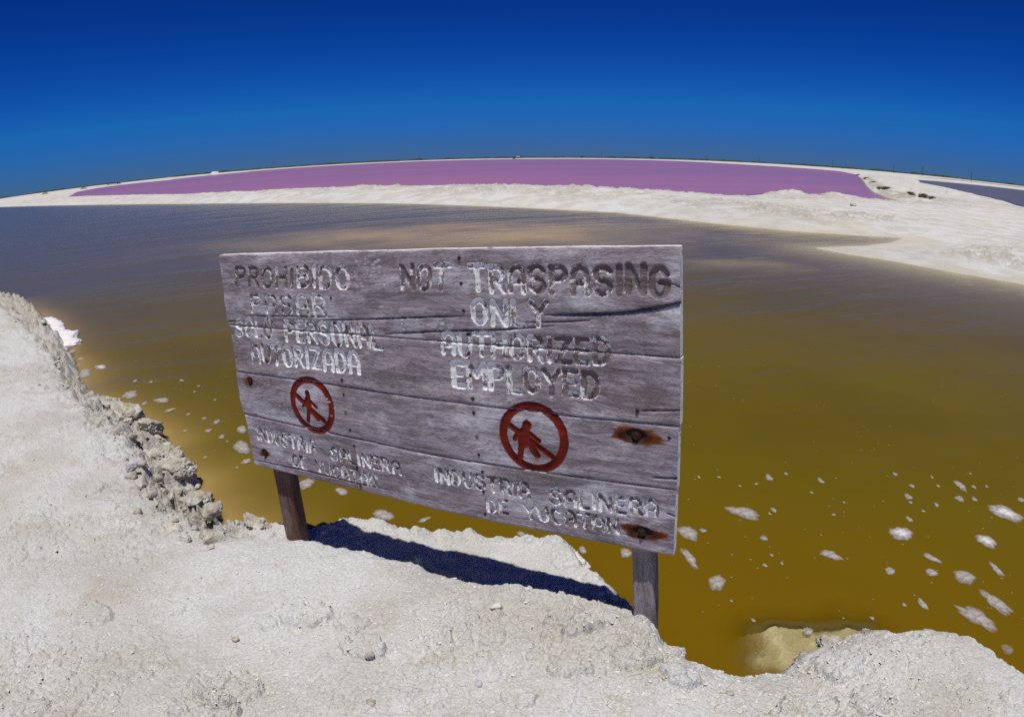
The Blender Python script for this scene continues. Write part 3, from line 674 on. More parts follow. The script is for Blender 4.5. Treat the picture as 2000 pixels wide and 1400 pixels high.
    ed = np.minimum(top[None, :]-Vv, Vv-bot[None, :]); dep = dep+0.0045*np.exp(-np.maximum(ed, 0)/0.0022)
    hh_ = top[None, :]-bot[None, :]; dep = dep+(0.0, 0.0035, -0.002, 0.003)[k]+(0.004, -0.003, 0.004, -0.002)[k]*(2*(Vv-bot[None, :])/hh_-1)**2
    zz = Vv+V0
    FV = np.stack([U, dep, zz], -1).reshape(-1, 3)
    nF = len(FV); Ff = grid_faces(nv, nu, False)
    # sides and back: a ring round the rim pushed to the back face
    rim = np.concatenate([np.arange(nu), (np.arange(1, nv))*nu+nu-1, (nv-1)*nu+np.arange(nu-2, -1, -1), np.arange(nv-2, 0, -1)*nu])
    dup = FV[rim].copy(); bk = FV[rim].copy(); bk[:, 1] = PTH+(0.0, 0.002, -0.002, 0.001)[k]
    n_ = len(rim); i = np.arange(n_); j = (i+1) % n_
    side = np.stack([nF+i, nF+n_+i, nF+n_+j, nF+j], 1)
    bc = np.array([[0.5*(u_l+u_r), bk[0, 1], 0.5*(top.mean()+bot.mean())+V0]])
    VV = np.vstack([FV, dup, bk, bk.copy(), bc]); cidx = len(VV)-1
    back = np.stack([nF+2*n_+i, np.full(n_, cidx), np.full(n_, cidx), nF+2*n_+j], 1)
    me = bpy.data.meshes.new('plank')
    tri = np.stack([nF+2*n_+i, np.full(n_, cidx), nF+2*n_+j], 1)
    quads = np.vstack([Ff, side]).astype(np.int32); VVf = np.ascontiguousarray(VV, dtype=np.float32)
    nl = quads.size+tri.size
    me.vertices.add(len(VVf)); me.vertices.foreach_set('co', VVf.ravel()); me.loops.add(nl)
    me.loops.foreach_set('vertex_index', np.concatenate([quads.ravel(), tri.ravel()]).astype(np.int32))
    me.polygons.add(len(quads)+len(tri))
    me.polygons.foreach_set('loop_start', np.concatenate([np.arange(len(quads))*4, quads.size+np.arange(len(tri))*3]).astype(np.int32))
    me.update(calc_edges=True); me.validate(); me.polygons.foreach_set('use_smooth', np.full(len(me.polygons), True)); me.update()
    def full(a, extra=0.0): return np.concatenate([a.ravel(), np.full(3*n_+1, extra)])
    for nm, a in (('groove', gro), ('paint', cov), ('red', red), ('rust', rust), ('dark', dark), ('fleck', fleck)): attr(me, nm, full(a, 0.66 if nm == 'paint' else 0.0))  # sides whitened too: bleached wood, plus sunlight on the top edge put into colour
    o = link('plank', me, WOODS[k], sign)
    o['label'] = ('top plank carved with the main warning words and a long crack', 'second plank carved with authorised staff wording', 'third plank with two red no-walking pictograms', 'bottom plank carved with the salt company name twice')[k]
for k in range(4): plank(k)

# -- posts: rough sawn timbers behind the planks, set in the bank
postmat = [mat_wood('post_wood_dark', (0.18, 0.088, 0.052), False, 5.0, 'Z', 0.15), mat_wood('post_wood_grey', (0.31, 0.27, 0.265), False, 9.0, 'Z', 0.6)]
def post(k, px_top, px_bot, w_, d_, low):
    qt = uv([px_top])[0]; qb = uv([px_bot])[0]
    nz, ns = 70, 36
    zs = np.linspace(BH*0.42, low, nz); V = []
    for z in zs:
        f = (z-qt[1])/(qb[1]-qt[1]); cx = qt[0]+(qb[0]-qt[0])*np.clip(f, -0.6, 3)
        for a in np.linspace(0, 2*math.pi, ns, endpoint=False):
            ca, sa = math.cos(a), math.sin(a); p = 0.28
            X = math.copysign(abs(ca)**p, ca)*w_/2; Y = math.copysign(abs(sa)**p, sa)*d_/2
            dd = 0.006*mnoise.fractal(Vector((X*25+k*9, Y*25, z*3)), 1.0, 2.0, 4)
            V.append((cx+X+dd*ca, PTH+0.004+d_/2+Y+dd*sa, z+V0))
    Fq = grid_faces(nz, ns, True)
    o = link('post', mesh_np('post', np.array(V), Fq), postmat[k], sign)
    o['label'] = ('dark brown post at the sign\'s left end', 'pale grey post at the sign\'s right end')[k]
post(0, (534, 925), (554, 1030), 0.105, 0.075, -BH/2-0.55)
post(1, (1248, 1082), (1249, 1210), 0.076, 0.075, -BH/2-0.75)
# -- rusted bolts and small nails
def bolt_mesh():
    bm = bmesh.new()
    bmesh.ops.create_cone(bm, cap_ends=True, segments=6, radius1=0.014, radius2=0.0125, depth=0.010, matrix=Matrix.Translation((0, 0, 0.007)))
    bmesh.ops.create_cone(bm, cap_ends=True, segments=16, radius1=0.020, radius2=0.019, depth=0.004)
    me = bpy.data.meshes.new('bolt'); bm.to_mesh(me); bm.free(); return me
bmme = bolt_mesh(); bmme.materials.append(M['bolt'])
for p, side in BOLTS:
    o = link('bolt', bmme, None, sign); o.location = (p[0], 0.004, p[1]+V0); o.rotation_euler = (math.pi/2, 0, random.random()); o.scale = (.85, .85, .85) if side == 'right' else (0.7, 0.7, 0.7)
def nail_mesh():
    bm = bmesh.new(); bmesh.ops.create_cone(bm, cap_ends=True, segments=10, radius1=0.0052, radius2=0.0045, depth=0.004)
    me = bpy.data.meshes.new('nail'); bm.to_mesh(me); bm.free(); return me
nme = nail_mesh(); nme.materials.append(M['nail'])
for p in NAILS:
    o = link('nail', nme, None, sign); o.location = (p[0], 0.0005, p[1]+V0); o.rotation_euler = (math.pi/2, 0, 0)

# ------------------------------------------------------------------ rocks and stones
def rock_mesh(name, size, seed, sub=4, rough=0.35, flat=False):
    """a broken block: a ball cut by random planes, then crumbled"""
    bm = bmesh.new(); bmesh.ops.create_icosphere(bm, subdivisions=sub, radius=1.0)
    off = Vector((seed*7.3, seed*3.1, seed*5.7)); rg = random.Random(int(seed*100))
    pl = [(Vector((rg.gauss(0, 1), rg.gauss(0, 1), rg.gauss(0, 1))).normalized(), rg.uniform(.62, .95)) for _ in range(13)]
    for v in bm.verts:
        p = v.co.copy(); r = 1.15
        for n_, h_ in pl:
            c = p.dot(n_)
            if c > 0.05: r = min(r, h_/c)
        r += mnoise.fractal(p*2.2+off, 0.9, 2.0, 3)*rough*0.45 + mnoise.fractal(p*7+off, 0.7, 2.1, 5)*rough*0.36 - max(0.0, mnoise.noise(p*4.3+off)-0.25)*rough*0.9
        v.co = Vector((p.x*r*size[0], p.y*r*size[1], p.z*r*size[2]))
    me = bpy.data.meshes.new(name); bm.to_mesh(me); bm.free()
    me.polygons.foreach_set('use_smooth', np.full(len(me.polygons), not flat)); return me
ROCKS = [ # photo place, level, half sizes (m), lift, label
 ((352, 922), 0.10, (0.150, 0.105, 0.065), 0.05, 'rough salt rock jutting over the water beside a dark hollow', 'overhanging'),
 ((290, 834), 0.10, (0.130, 0.105, 0.075), 0.01, 'brownish rock at the water tip of the broken left bank', ''),
 ((245, 808), 0.14, (0.20, 0.15, 0.11), 0.0, 'largest rough rock on the broken left bank, with a dark cleft', ''),
 ((200, 785), 0.16, (0.18, 0.15, 0.09), 0.0, 'low crusted rock above the left bank cleft, nearest the foam', ''),
 ((318, 893), 0.14, (0.14, 0.11, 0.10), 0.01, 'craggy rock just above the overhanging rock on the left bank', ''),
 ((257, 914), 0.33, (0.045, 0.034, 0.030), 0.015, 'small dark grey stone on the smooth ground behind the left rocks', ''),
 ((385, 985), 0.16, (0.12, 0.085, 0.075), 0.02, 'pale knobbly rock left of the left sign post, at the water', ''),
 ((420, 1003), 0.20, (0.075, 0.050, 0.038), 0.03, 'rounded tan boulder left of the sign post with shaded underside', ''),
 ((500, 1024), 0.22, (0.085, 0.055, 0.035), 0.015, 'pale crust lump at the water edge left of the left post', ''),
 ((1105, 1085), 0.10, (0.11, 0.09, 0.05), 0.0, 'white crust block at the end of the sunlit ledge under the sign', ''),
 ((1316, 1270), 0.24, (0.070, 0.060, 0.050), -0.02, 'pale crust lump right of the right sign post', ''),
 ((1578, 1290), 0.27, (0.060, 0.055, 0.045), -0.01, 'dark-sided rock at the left end of the lower right mound', ''),
 ((1632, 1262), 0.30, (0.085, 0.060, 0.040), -0.015, 'crumbling rock on the rim of the lower right mound', ''),
 ((1705, 1255), 0.33, (0.090, 0.060, 0.040), -0.015, 'grey broken crust behind the mound rim, second from its left end', ''),
]
for i, (px, z, sz, lift, lab, nm) in enumerate(ROCKS):
    p = gp([px], z)[0]
    o = link('salt_rock', rock_mesh('salt_rock', sz, i+1.3, 5 if max(sz) > 0.08 else 4), M['greystone'] if i == 5 else (M['pebble'] if i in (9, 10) else M['rock']))
    o.location = (p[0], p[1], z+lift-sz[2]*0.25); o.rotation_euler = (random.uniform(-.2, .2), random.uniform(-.2, .2), random.uniform(0, 6))
    tag(o, lab, 'rock', 'rocks along the broken bank')
STONES = [((970, 1186), (0.022, 0.018, 0.015), 'pebble', 'white pebble alone on the bank below the shadow\'s middle'), ((1173, 1162), (0.020, 0.011, 0.007), 'pebble', 'flat pale pebble at the shadow edge near the right post'),
 ((631, 1047), (0.016, 0.013, 0.012), 'pebble', 'white pebble in the shadow tip beside the left post'), ((934, 1335), (0.016, 0.013, 0.005), 'greystone', 'flat grey stone chip in the middle foreground'),
 ((588, 1027), (0.014, 0.010, 0.012), 'pebble', 'tiny white stone against the foot of the left post'), ((462, 1250), (0.016, 0.013, 0.011), 'rock', 'tan stone with a dark shadow in the left foreground'),
 ((722, 1279), (0.020, 0.015, 0.009), 'rock', 'brown-edged crust chip left of the grey stone chip'), ((1138, 1187), (0.012, 0.009, 0.008), 'rock', 'pinkish small pebble left of the carved-looking crust mound'),
 ((725, 1375), (0.020, 0.016, 0.012), 'rock', 'small stone near the bottom edge below the middle'), ((1295, 1315), (0.016, 0.012, 0.010), 'rock', 'tan pebble at the foot of the slope below the right post'),
 ((1425, 1355), (0.014, 0.009, 0.012), 'rock', 'dark brown bit of crust in the lower right foreground'), ((76, 752), (0.020, 0.016, 0.014), 'greystone', 'lone dark pebble on the far left bank'),
 ((820, 1092), (0.026, 0.020, 0.014), 'pebble', 'pale pebble on the crest in front of the shadow, nearer the left post')]
for i, (px, sz, mt, lab) in enumerate(STONES):
    z = 0.35
    for _ in range(4): p = gp([px], z)[0]; z = float(height_at([p])[0])
    o = link('pebble', rock_mesh('pebble', sz, 40+i*1.7, 3, 0.22), M[mt]); o.location = (p[0], p[1], z+sz[2]*0.45); o.rotation_euler = (0, 0, random.uniform(0, 6))
    tag(o, lab, 'stone', 'loose stones on the bank')

# crumbled crust along the broken edge
def rubble():
    rg = random.Random(17); proto = []
    for k in range(6):
        bm = bmesh.new(); bmesh.ops.create_icosphere(bm, subdivisions=2, radius=1.0)
        pl = [(Vector((rg.gauss(0, 1), rg.gauss(0, 1), rg.gauss(0, 1))).normalized(), rg.uniform(.5, .9)) for _ in range(11)]
        for v in bm.verts:
            r = 1.15
            for n_, h_ in pl:
                c = v.co.dot(n_)
                if c > 0.05: r = min(r, h_/c)
            v.co *= r+0.10*mnoise.noise(v.co*3+Vector((k, 0, 0)))
        bm.verts.ensure_lookup_table(); proto.append((np.array([v.co[:] for v in bm.verts]), np.array([[v.index for v in f.verts] for f in bm.faces]))); bm.free()
    line = np.vstack([WATER_EDGE[2:20]]); inner = CREST[2:14]
    VV = []; FF = []; n = 0
    for _ in range(380):
        t = rg.random()**0.75*(len(line)-1.001); i = int(t); a = line[i]*(1-t+i)+line[i+1]*(t-i)
        t2 = t/(len(line)-1)*(len(inner)-1.001); j = int(t2); b = inner[j]*(1-t2+j)+inner[j+1]*(t2-j)
        q = rg.uniform(-0.15, 1.25); p = a*(1-q)+b*q+np.array([rg.gauss(0, .04), rg.gauss(0, .04)])
        z = float(height(np.array([p[0]]), np.array([p[1]]))[0][0]) if False else None
        VV.append((p, 0.006*(9 ** (rg.random()**1.7)), rg.randrange(6), rg.uniform(0, 6.28), rg.uniform(.55, .95)))
    P = np.array([v[0] for v in VV]); H_ = height(P[:, 0].copy(), P[:, 1].copy())[0]; out = []
    for (p, s_, k, rt, sq), z in zip(VV, H_):
        if z < 0.0: continue
        c, d = math.cos(rt), math.sin(rt); A, Fk = proto[k]
        out.append(np.stack([(A[:, 0]*c-A[:, 1]*d)*s_+p[0], (A[:, 0]*d+A[:, 1]*c)*s_+p[1], A[:, 2]*s_*sq+z+s_*0.15], 1)); FF.append(Fk+n); n += len(A)
    return mesh_np('crust_rubble', np.vstack(out), np.vstack(FF), False)
tag(link('crust_rubble', rubble(), M['rock']), 'crumbled crust fragments along the broken left bank', kind='stuff')

# loose grit over the crust
def scatter(n, smin, smax, seed):
    rg = np.random.default_rng(seed)
    a = np.radians(rg.uniform(-58, 58, n*3)); r = np.exp(rg.uniform(math.log(1.25), math.log(5.5), n*3))
    x, y = r*np.sin(a), r*np.cos(a); h, _ = height(x.copy(), y.copy())
    dens = vnoise(x*2.3, y*2.3, 201)
    ok = (h > 0.20) & (rg.uniform(0, 1, n*3) < 0.15+0.85*sstep(0.35, 0.75, dens)); x, y, h = x[ok][:n], y[ok][:n], h[ok][:n]
    s = smin*(smax/smin)**(rg.uniform(0, 1, len(x))**2.2)
    ico = np.array([(0, 0, 1), (.9, 0, .1), (.2, .85, 0), (-.75, .5, .1), (-.7, -.55, 0), (.3, -.85, .1), (0, 0, -.8)])
    fc = np.array([(0, 1, 2), (0, 2, 3), (0, 3, 4), (0, 4, 5), (0, 5, 1), (6, 2, 1), (6, 3, 2), (6, 4, 3), (6, 5, 4), (6, 1, 5)])
    rot = rg.uniform(0, 6.28, len(x)); jit = 1+0.45*rg.uniform(-1, 1, (len(x), 7, 3))
    P = ico[None]*jit*s[:, None, None]*np.array([1, 1, 0.62])
    c, sn = np.cos(rot)[:, None], np.sin(rot)[:, None]
    X = P[:, :, 0]*c-P[:, :, 1]*sn+x[:, None]; Y = P[:, :, 0]*sn+P[:, :, 1]*c+y[:, None]; Z = P[:, :, 2]+(h+s*0.15)[:, None]
    VV = np.stack([X, Y, Z], -1).reshape(-1, 3); FF = (fc[None]+(np.arange(len(x))*7)[:, None, None]).reshape(-1, 3)
    return mesh_np('grit', VV, FF, False)
tag(link('grit', scatter(9000, 0.0016, 0.009, 5), M['pebble']), 'loose pale grit strewn over the salt crust', kind='stuff')

# ------------------------------------------------------------------ foam on the water
def foam(px, a, b, ang, seed, lumps=0.25, thick=0.006, film=1.0):
    rg = random.Random(seed); n = 60; rings = 6
    ph = [rg.uniform(0, 6.28) for _ in range(5)]; am = [rg.uniform(.4, 1) for _ in range(5)]
    ca, sa = math.cos(math.radians(ang)), math.sin(math.radians(ang)); out = []
    tt_ = np.linspace(0, 2*math.pi, n, endpoint=False); wv_ = fbm(3.5*np.cos(tt_)+seed*3.3, 3.5*np.sin(tt_), 77, 4)
    for i in range(n):
        t = 2*math.pi*i/n; k = 1+lumps*(0.40*am[0]*math.sin(2*t+ph[0])+0.42*am[1]*math.sin(3*t+ph[1])+0.30*am[2]*math.sin(5*t+ph[2])+0.2*am[3]*math.sin(8*t+ph[3]))+0.13*float(wv_[i])
        x, y = a/2*k*math.cos(t), b/2*k*math.sin(t); out.append((px[0]+x*ca-y*sa, px[1]+x*sa+y*ca))
    W = gp(out, 0.004); C = gp([px], 0.004)[0]
    V = [(0, 0, thick)]; fl = [film]; sz = np.linalg.norm(W-C, axis=1).mean(); th = min(thick, sz*0.25)
    V[0] = (0, 0, th)
    for j in range(1, rings+1):
        f = j/rings
        for i in range(n):
            q = (W[i]-C)*f; z = th*(1-f**4)*(0.9+0.15*math.sin(q[0]*190+seed)*math.cos(q[1]*170))
            V.append((q[0], q[1], max(z, 0.0))); fl.append(film*((1.0, .97, .9, .78, .55, .12)[j-1]))
    Fq = [(0, 1+i, 1+(i+1) % n) for i in range(n)]
    for j in range(rings-1):
        for i in range(n):
            a0 = 1+j*n+i; a1 = 1+j*n+(i+1) % n; Fq += [(a0, a0+n, a1+n), (a0, a1+n, a1)]
    me = mesh_np('foam_patch', np.array(V), np.array(Fq)); attr(me, 'film', np.array(fl))
    return link('foam_patch', me, M['foam'], None, (C[0], C[1], 0.005))
FOAM_BIG = [
 ((1452, 1001), 70, 19, 12, 'long ragged foam streak in the open water just right of the sign'), ((1344, 1041), 40, 25, 20, 'foam patch touching the sign\'s right edge in view'),
 ((1347, 1090), 48, 15, 48, 'slanting foam finger beside the sign\'s lower right corner'), ((1400, 1138), 30, 32, 0, 'round foam disc alone right of the right post'),
 ((1623, 1084), 42, 15, 20, 'wedge of foam in the middle of the right water'), ((1760, 1042), 48, 24, 16, 'bright oval foam patch with a tail, right water'),
 ((1926, 1057), 46, 19, 24, 'spindle-shaped white foam patch near the right edge'), ((1964, 1002), 68, 24, 22, 'large white foam streak at the right picture edge'),
 ((1876, 949), 30, 11, 40, 'thin slanting foam streak highest at the right'), ((1820, 1090), 38, 10, 28, 'thin foam sliver between the oval patch and the big right foam'),
 ((1819, 1118), 25, 14, 25, 'small foam patch under the thin sliver on the right'), ((1738, 1115), 19, 15, 30, 'small blunt foam patch below the bright oval one'),
 ((1884, 1127), 42, 25, 24, 'rounded oblong foam patch, lower right water'), ((1947, 1113), 36, 11, 45, 'narrow foam finger near the right edge, steeply slanted'),
 ((1946, 1178), 70, 22, 36, 'dumbbell-shaped foam patch above the lower right mound'), ((1908, 1206), 88, 26, 28, 'longest foam streak, nearest the lower right mound'),
 ((1802, 1180), 27, 12, 50, 'small bean of foam left of the longest streak'), ((1967, 1268), 26, 18, 40, 'dim foam patch against the mound at the right edge'),
 ((197, 717), 22, 10, -3, 'bright white foam lump off the left bank'), ((165, 730), 28, 15, -25, 'foam smear against the left bank'),
 ((254, 771), 32, 14, -16, 'feathery foam patch at the left rocks\' waterline'), ((316, 782), 28, 11, -5, 'flat foam patch in the water off the left rocks'),
 ((332, 801), 24, 5, -20, 'thin foam streak below the flat patch off the left rocks'), ((472, 874), 34, 24, 10, 'lobed foam patch half hidden by the sign\'s left edge'),
 ((472, 839), 20, 14, 0, 'foam patch peeping out above the lobed one at the sign\'s left edge'), ((481, 901), 19, 9, -15, 'foam oval just under the lobed patch by the sign'),
 ((598, 945), 36, 17, -24, 'foam patch against the right side of the left post'), ((667, 960), 26, 13, 24, 'foam patch right under the bottom plank, left part'),
 ((749, 1006), 40, 20, 8, 'star-like foam patch touching the ledge under the sign'), ((829, 1015), 26, 7, -18, 'thin foam streak between the bottom plank and the ledge'),
 ((1023, 1046), 30, 10, 32, 'foam finger below the plank, left of the ledge end block'), ((1067, 1055), 22, 17, -30, 'foam blob caught at the ledge end block'),
 ((1138, 1074), 16, 13, 30, 'foam blob on the water side of the ledge end block'), ((1222, 1080), 22, 18, 40, 'foam patch just left of the right post under the plank'),
 ((1578, 1232), 20, 14, 20, 'foam lump resting over the pale sunken crust'),
]
WHITE = (5, 6, 7, 18)
FOAM_MID = [(1373, 1036, 13), (1492, 1051, 15), (1776, 1014, 14), (1774, 970, 17), (1874, 974, 18), (1766, 1181, 10), (1703, 1207, 10), (1471, 1211, 10), (1511, 996, 13), (1603, 939, 14), (1502, 933, 17), (1535, 925, 8), (1748, 926, 10),
 (1781, 949, 11), (1902, 951, 10), (1903, 975, 12), (1829, 986, 11), (1803, 998, 8), (1628, 1005, 8), (1585, 962, 7), (1477, 945, 7), (1820, 932, 7), (1832, 949, 8), (1494, 1104, 11), (1507, 1084, 8), (1527, 1100, 8), (1994, 976, 14), (1778, 981, 8), (1503, 1003, 7), (1648, 981, 6), (1365, 932, 7), (1404, 932, 7), (1445, 949, 6), (1927, 950, 7), (1895, 925, 6), (1428, 1173, 7)]
FOAM_LEFT = [(423, 824, 15), (407, 841, 14), (433, 853, 13), (368, 809, 8), (399, 817, 9), (362, 841, 8), (355, 743, 9), (282, 788, 12), (463, 913, 7), (401, 893, 8), (264, 744, 9), (295, 746, 8), (388, 754, 6), (420, 781, 6), (141, 686, 15), (158, 701, 11), (444, 862, 6), (380, 765, 6)]
for i, (px, a, b, ang, lab) in enumerate(FOAM_BIG):
    tag(foam(px, a*1.05, b*1.05, ang, i, 0.24 if a/b < 3 else 0.34, 0.006 if i in WHITE else 0.004, 1.1 if i in WHITE else (0.85 if 'dim' not in lab else 0.4)), lab, 'foam', 'foam patches afloat on the ochre water')
SHORT = ('long ragged streak right of the sign', "patch at the sign's right edge", "slanting finger by the sign's corner", 'round disc', 'wedge in the middle', 'bright oval patch', 'white spindle', 'large white streak', 'topmost thin streak', 'thin sliver',
 'patch under the sliver', 'blunt patch', 'rounded oblong patch', 'steep finger', 'dumbbell patch', 'longest streak', 'small bean', 'dim patch', 'white lump', 'bank smear', 'feathery patch', 'flat patch', 'thin left streak', 'lobed patch', 'patch above the lobed one', 'oval under the lobed patch')
used_labels = set()
def fleck_label(x, y, sz):
    order = sorted(range(len(SHORT)), key=lambda k: math.hypot(FOAM_BIG[k][0][0]-x, FOAM_BIG[k][0][1]-y))
    size = 'tiny' if sz < 8 else ('small' if sz < 12 else 'medium')
    for k in order[:6]:
        bx, by = FOAM_BIG[k][0]; a = math.degrees(math.atan2(by-y, x-bx)) % 360; d = math.hypot(bx-x, by-y)
        where = ('right of', 'above right of', 'above', 'above left of', 'left of', 'below left of', 'below', 'below right of')[int((a+22.5)//45) % 8]
        lab = f"{size} foam fleck {'close' if d < 30 else ('a little' if d < 75 else 'well')} {where} the {SHORT[k]}"
        if lab not in used_labels: break
    used_labels.add(lab); return lab
for i, (x, y, s) in enumerate(FOAM_MID):
    tag(foam((x, y), s*1.1, s*0.62, random.uniform(5, 45), 100+i, 0.35, 0.003, 0.75), fleck_label(x, y, s), 'foam', 'small foam flecks right of the sign')
for i, (x, y, s) in enumerate(FOAM_LEFT):
    tag(foam((x, y), s*1.1, s*0.5, random.uniform(-30, 0), 200+i, 0.35, 0.003, 0.75), fleck_label(x, y, s), 'foam', 'small foam flecks left of the sign')
# bubbles and specks too small to count
def specks(n):
    V = []; Fq = []
    rg = random.Random(3)
    for _ in range(n):
        if rg.random() < 0.45: px = (rg.uniform(190, 480), rg.uniform(660, 900))
        else: px = (rg.uniform(1340, 2000), rg.uniform(560, 1220))
        c = gp([px], 0.004)[0]; s = rg.uniform(0.002, 0.006)
        b = len(V); V += [(c[0]+s*math.cos(t)*1.4, c[1]+s*math.sin(t), 0.004) for t in (0, 1.26, 2.5, 3.77, 5.0)]; V.append((c[0], c[1], 0.007)); Fq += [(b+i, b+(i+1) % 5, b+5) for i in range(5)]
    P = np.array(V); h = height_at(P[:, :2]); F_ = np.array(Fq); F_ = F_[(h[F_] < -0.05).all(1)]
    P, F_, _ = compact(P, F_)
    me = mesh_np('foam_specks', P, F_); attr(me, 'film', np.full(len(P), 0.5)); return me
tag(link('foam_specks', specks(260), M['foam']), 'tiny foam specks scattered over the ochre water', kind='stuff')
# the thick white foam washed against the far left bank
pts = [(84, 622), (90, 626), (97, 631), (104, 636), (111, 642), (118, 649), (124, 655), (129, 661), (132, 668)]
bm = bmesh.new()
for i, px in enumerate(pts):
    c = gp([px], 0.03)[0]
    for q in range(7):
        s = random.uniform(0.05, 0.12); ret = bmesh.ops.create_icosphere(bm, subdivisions=3, radius=1.0)
        ox, oy = random.uniform(-.08, .08), random.uniform(-.08, .08); o_ = Vector((i*3.1+q, q*1.7, 0))
        for v in ret['verts']:
            k = 1+0.35*mnoise.fractal(v.co*2+o_, 0.9, 2, 4); v.co = Vector((c[0]+ox+v.co.x*s*k*1.3, c[1]+oy+v.co.y*s*k*1.3, 0.01+v.co.z*s*k*0.42))
me = bpy.data.meshes.new('foam_bank'); bm.to_mesh(me); bm.free(); me.polygons.foreach_set('use_smooth', np.full(len(me.polygons), True))
attr(me, 'film', np.full(len(me.vertices), 1.3))
tag(link('foam_bank', me, M['foam']), 'thick white foam washed up against the far left bank', 'foam')

# ------------------------------------------------------------------ brush on the right spit, far shore
def brush_mesh(seed, w_, h_):
    rg = random.Random(seed); V = []; Fq = []
    for _ in range(240):
        x, y = rg.triangular(-w_*.42, w_*.42, 0), rg.triangular(-w_*.3, w_*.3, 0); a = rg.uniform(0, 6.28); ln = h_*rg.uniform(.3, 1.1)*(1-0.7*(2*x/w_)**2); le = rg.uniform(.2, 1.1)
        dx, dy = math.cos(a)*ln*le, math.sin(a)*ln*le; t = rg.uniform(.010, .03); b = len(V)
        V += [(x-t, y, -0.05), (x+t, y, -0.05), (x+dx*.5+t*.8, y+dy*.5, ln*.62), (x+dx*.5-t*.8, y+dy*.5, ln*.62), (x+dx, y+dy, ln*.72)]
        Fq += [(b, b+1, b+2), (b, b+2, b+3), (b+3, b+2, b+4)]
    return mesh_np('dry_brush', np.array(V), np.array(Fq), False)
BR = [((1676, 343), 1.6, .5, 'small far clump of brown brush where the pink water ends'), ((1692, 349), 1.7, .5, 'second clump of brown brush from the pink water\'s far right corner'), ((1706, 363), 1.2, .45, 'dark brush clump at the bend of the spit\'s pink shore'),
 ((1721, 364), 1.3, .42, 'brush clump on the spit just right of the bend'), ((1730, 371), .9, .4, 'dark brush clump midway down the spit\'s pink shore'), ((1735, 378), 1.0, .32, 'low brush clump at the pink waterline below the midway one'),
 ((1777, 382), 1.0, .36, 'brush clump at the pink water\'s near right corner'), ((1803, 385), .9, .34, 'left of the two brush clumps farthest right on the spit'), ((1819, 388), 1.0, .34, 'rightmost brush clump on the spit')]
for i, (px, w_, h_, lab) in enumerate(BR):
    z = 0.4
    for _ in range(4): p = gp([px], z)[0]; z = float(height_at([p])[0])
    o = link('dry_brush', brush_mesh(i, w_*1.05, h_*1.1), M['brush'], None, (p[0], p[1], z)); tag(o, lab, 'brush', 'dry brush on the spit')
# a lone boulder and a dark bump on the dike
for px, sz, lab in (((1665, 404), (0.15, 0.12, 0.10), 'pale boulder standing on the dike at the right'), ((1486, 375), (0.75, 0.30, 0.14), 'low dark brown lump on the dike crest against the pink water')):
    z = 0.4
    for _ in range(4): p = gp([px], z)[0]; z = float(height_at([p])[0])
    o = link('boulder', rock_mesh('boulder', sz, 3.3+sz[0], 4), M['rock'] if sz[0] < .5 else M['brush'], None, (p[0], p[1], z+sz[2]*0.3)); tag(o, lab, 'rock')

def az_of(px, off=0): 
    p = far_pt(px, 4.0); return math.atan2(p[0], p[1])
# far mangrove belt on the horizon
def mangroves():
    bm = bmesh.new(); rg = random.Random(5)
    a = -64.0
    while a < 64:
        hgt = rg.uniform(1.6, 3.4)*(1.0 if a > -28 else 0.75); R = rg.uniform(1150, 1350); wd = rg.uniform(7, 14)
        ret = bmesh.ops.create_icosphere(bm, subdivisions=2, radius=1.0); o_ = Vector((a*3, R, 1)); t = math.radians(a)
        for v in ret['verts']:
            k = 1+0.5*mnoise.fractal(v.co*1.5+o_, 0.9, 2, 3); v.co = Vector((R*math.sin(t)+v.co.x*wd*k, R*math.cos(t)+v.co.y*wd*k, 0.3+v.co.z*hgt*k))
        a += rg.uniform(0.18, 0.42)
    me = bpy.data.meshes.new('mangrove_belt'); bm.to_mesh(me); bm.free(); return me
tag(link('mangrove_belt', mangroves(), M['leaf']), 'thin dark belt of mangroves along the whole horizon', kind='stuff')
# far shrubs at the left
def shrub_mesh(seed, w_, h_):
    rg = random.Random(seed); V = []; Fq = []
    for _ in range(260):
        th, ph_ = rg.uniform(0, 6.28), math.acos(rg.uniform(-.2, 1)); q = rg.uniform(.55, 1)
        c = Vector((w_/2*q*math.sin(ph_)*math.cos(th), w_/2*q*math.sin(ph_)*math.sin(th), h_*q*max(math.cos(ph_), 0.05))); s = 0.16*h_
        b = len(V); V += [tuple(c+Vector((rg.uniform(-s, s), rg.uniform(-s, s), rg.uniform(-s, s)))) for _ in range(3)]; Fq.append((b, b+1, b+2))
    return mesh_np('shrub_crown', np.array(V), np.array(Fq), False)
for i, (px, off, w_, h_, lab) in enumerate(((88, 7.5, 3.6, 1.2, 'far dark shrub nearest the left picture edge'), (163, 6.5, 4.2, 1.3, 'far dark shrub above the tip of the pink water'), (218, 5.0, 9.0, 2.0, 'widest far dark shrub on the left horizon'), (232, 5.0, 4.0, 1.5, 'far dark shrub just right of the widest one'))):
    p = far_pt(px, off); z = float(height_at([p])[0])
    root = bpy.data.objects.new('far_shrub', None); COL.objects.link(root); root.location = (p[0], p[1], z)
    link('crown', shrub_mesh(i, w_, h_), M['leaf'], root)
    bm = bmesh.new(); bmesh.ops.create_cone(bm, segments=6, radius1=.12, radius2=.05, depth=h_*.8, matrix=Matrix.Translation((0, 0, h_*.3))); me = bpy.data.meshes.new('trunk'); bm.to_mesh(me); bm.free()
    link('trunk', me, M['pole'], root); tag(root, lab, 'shrub', 'far shrubs on the left')
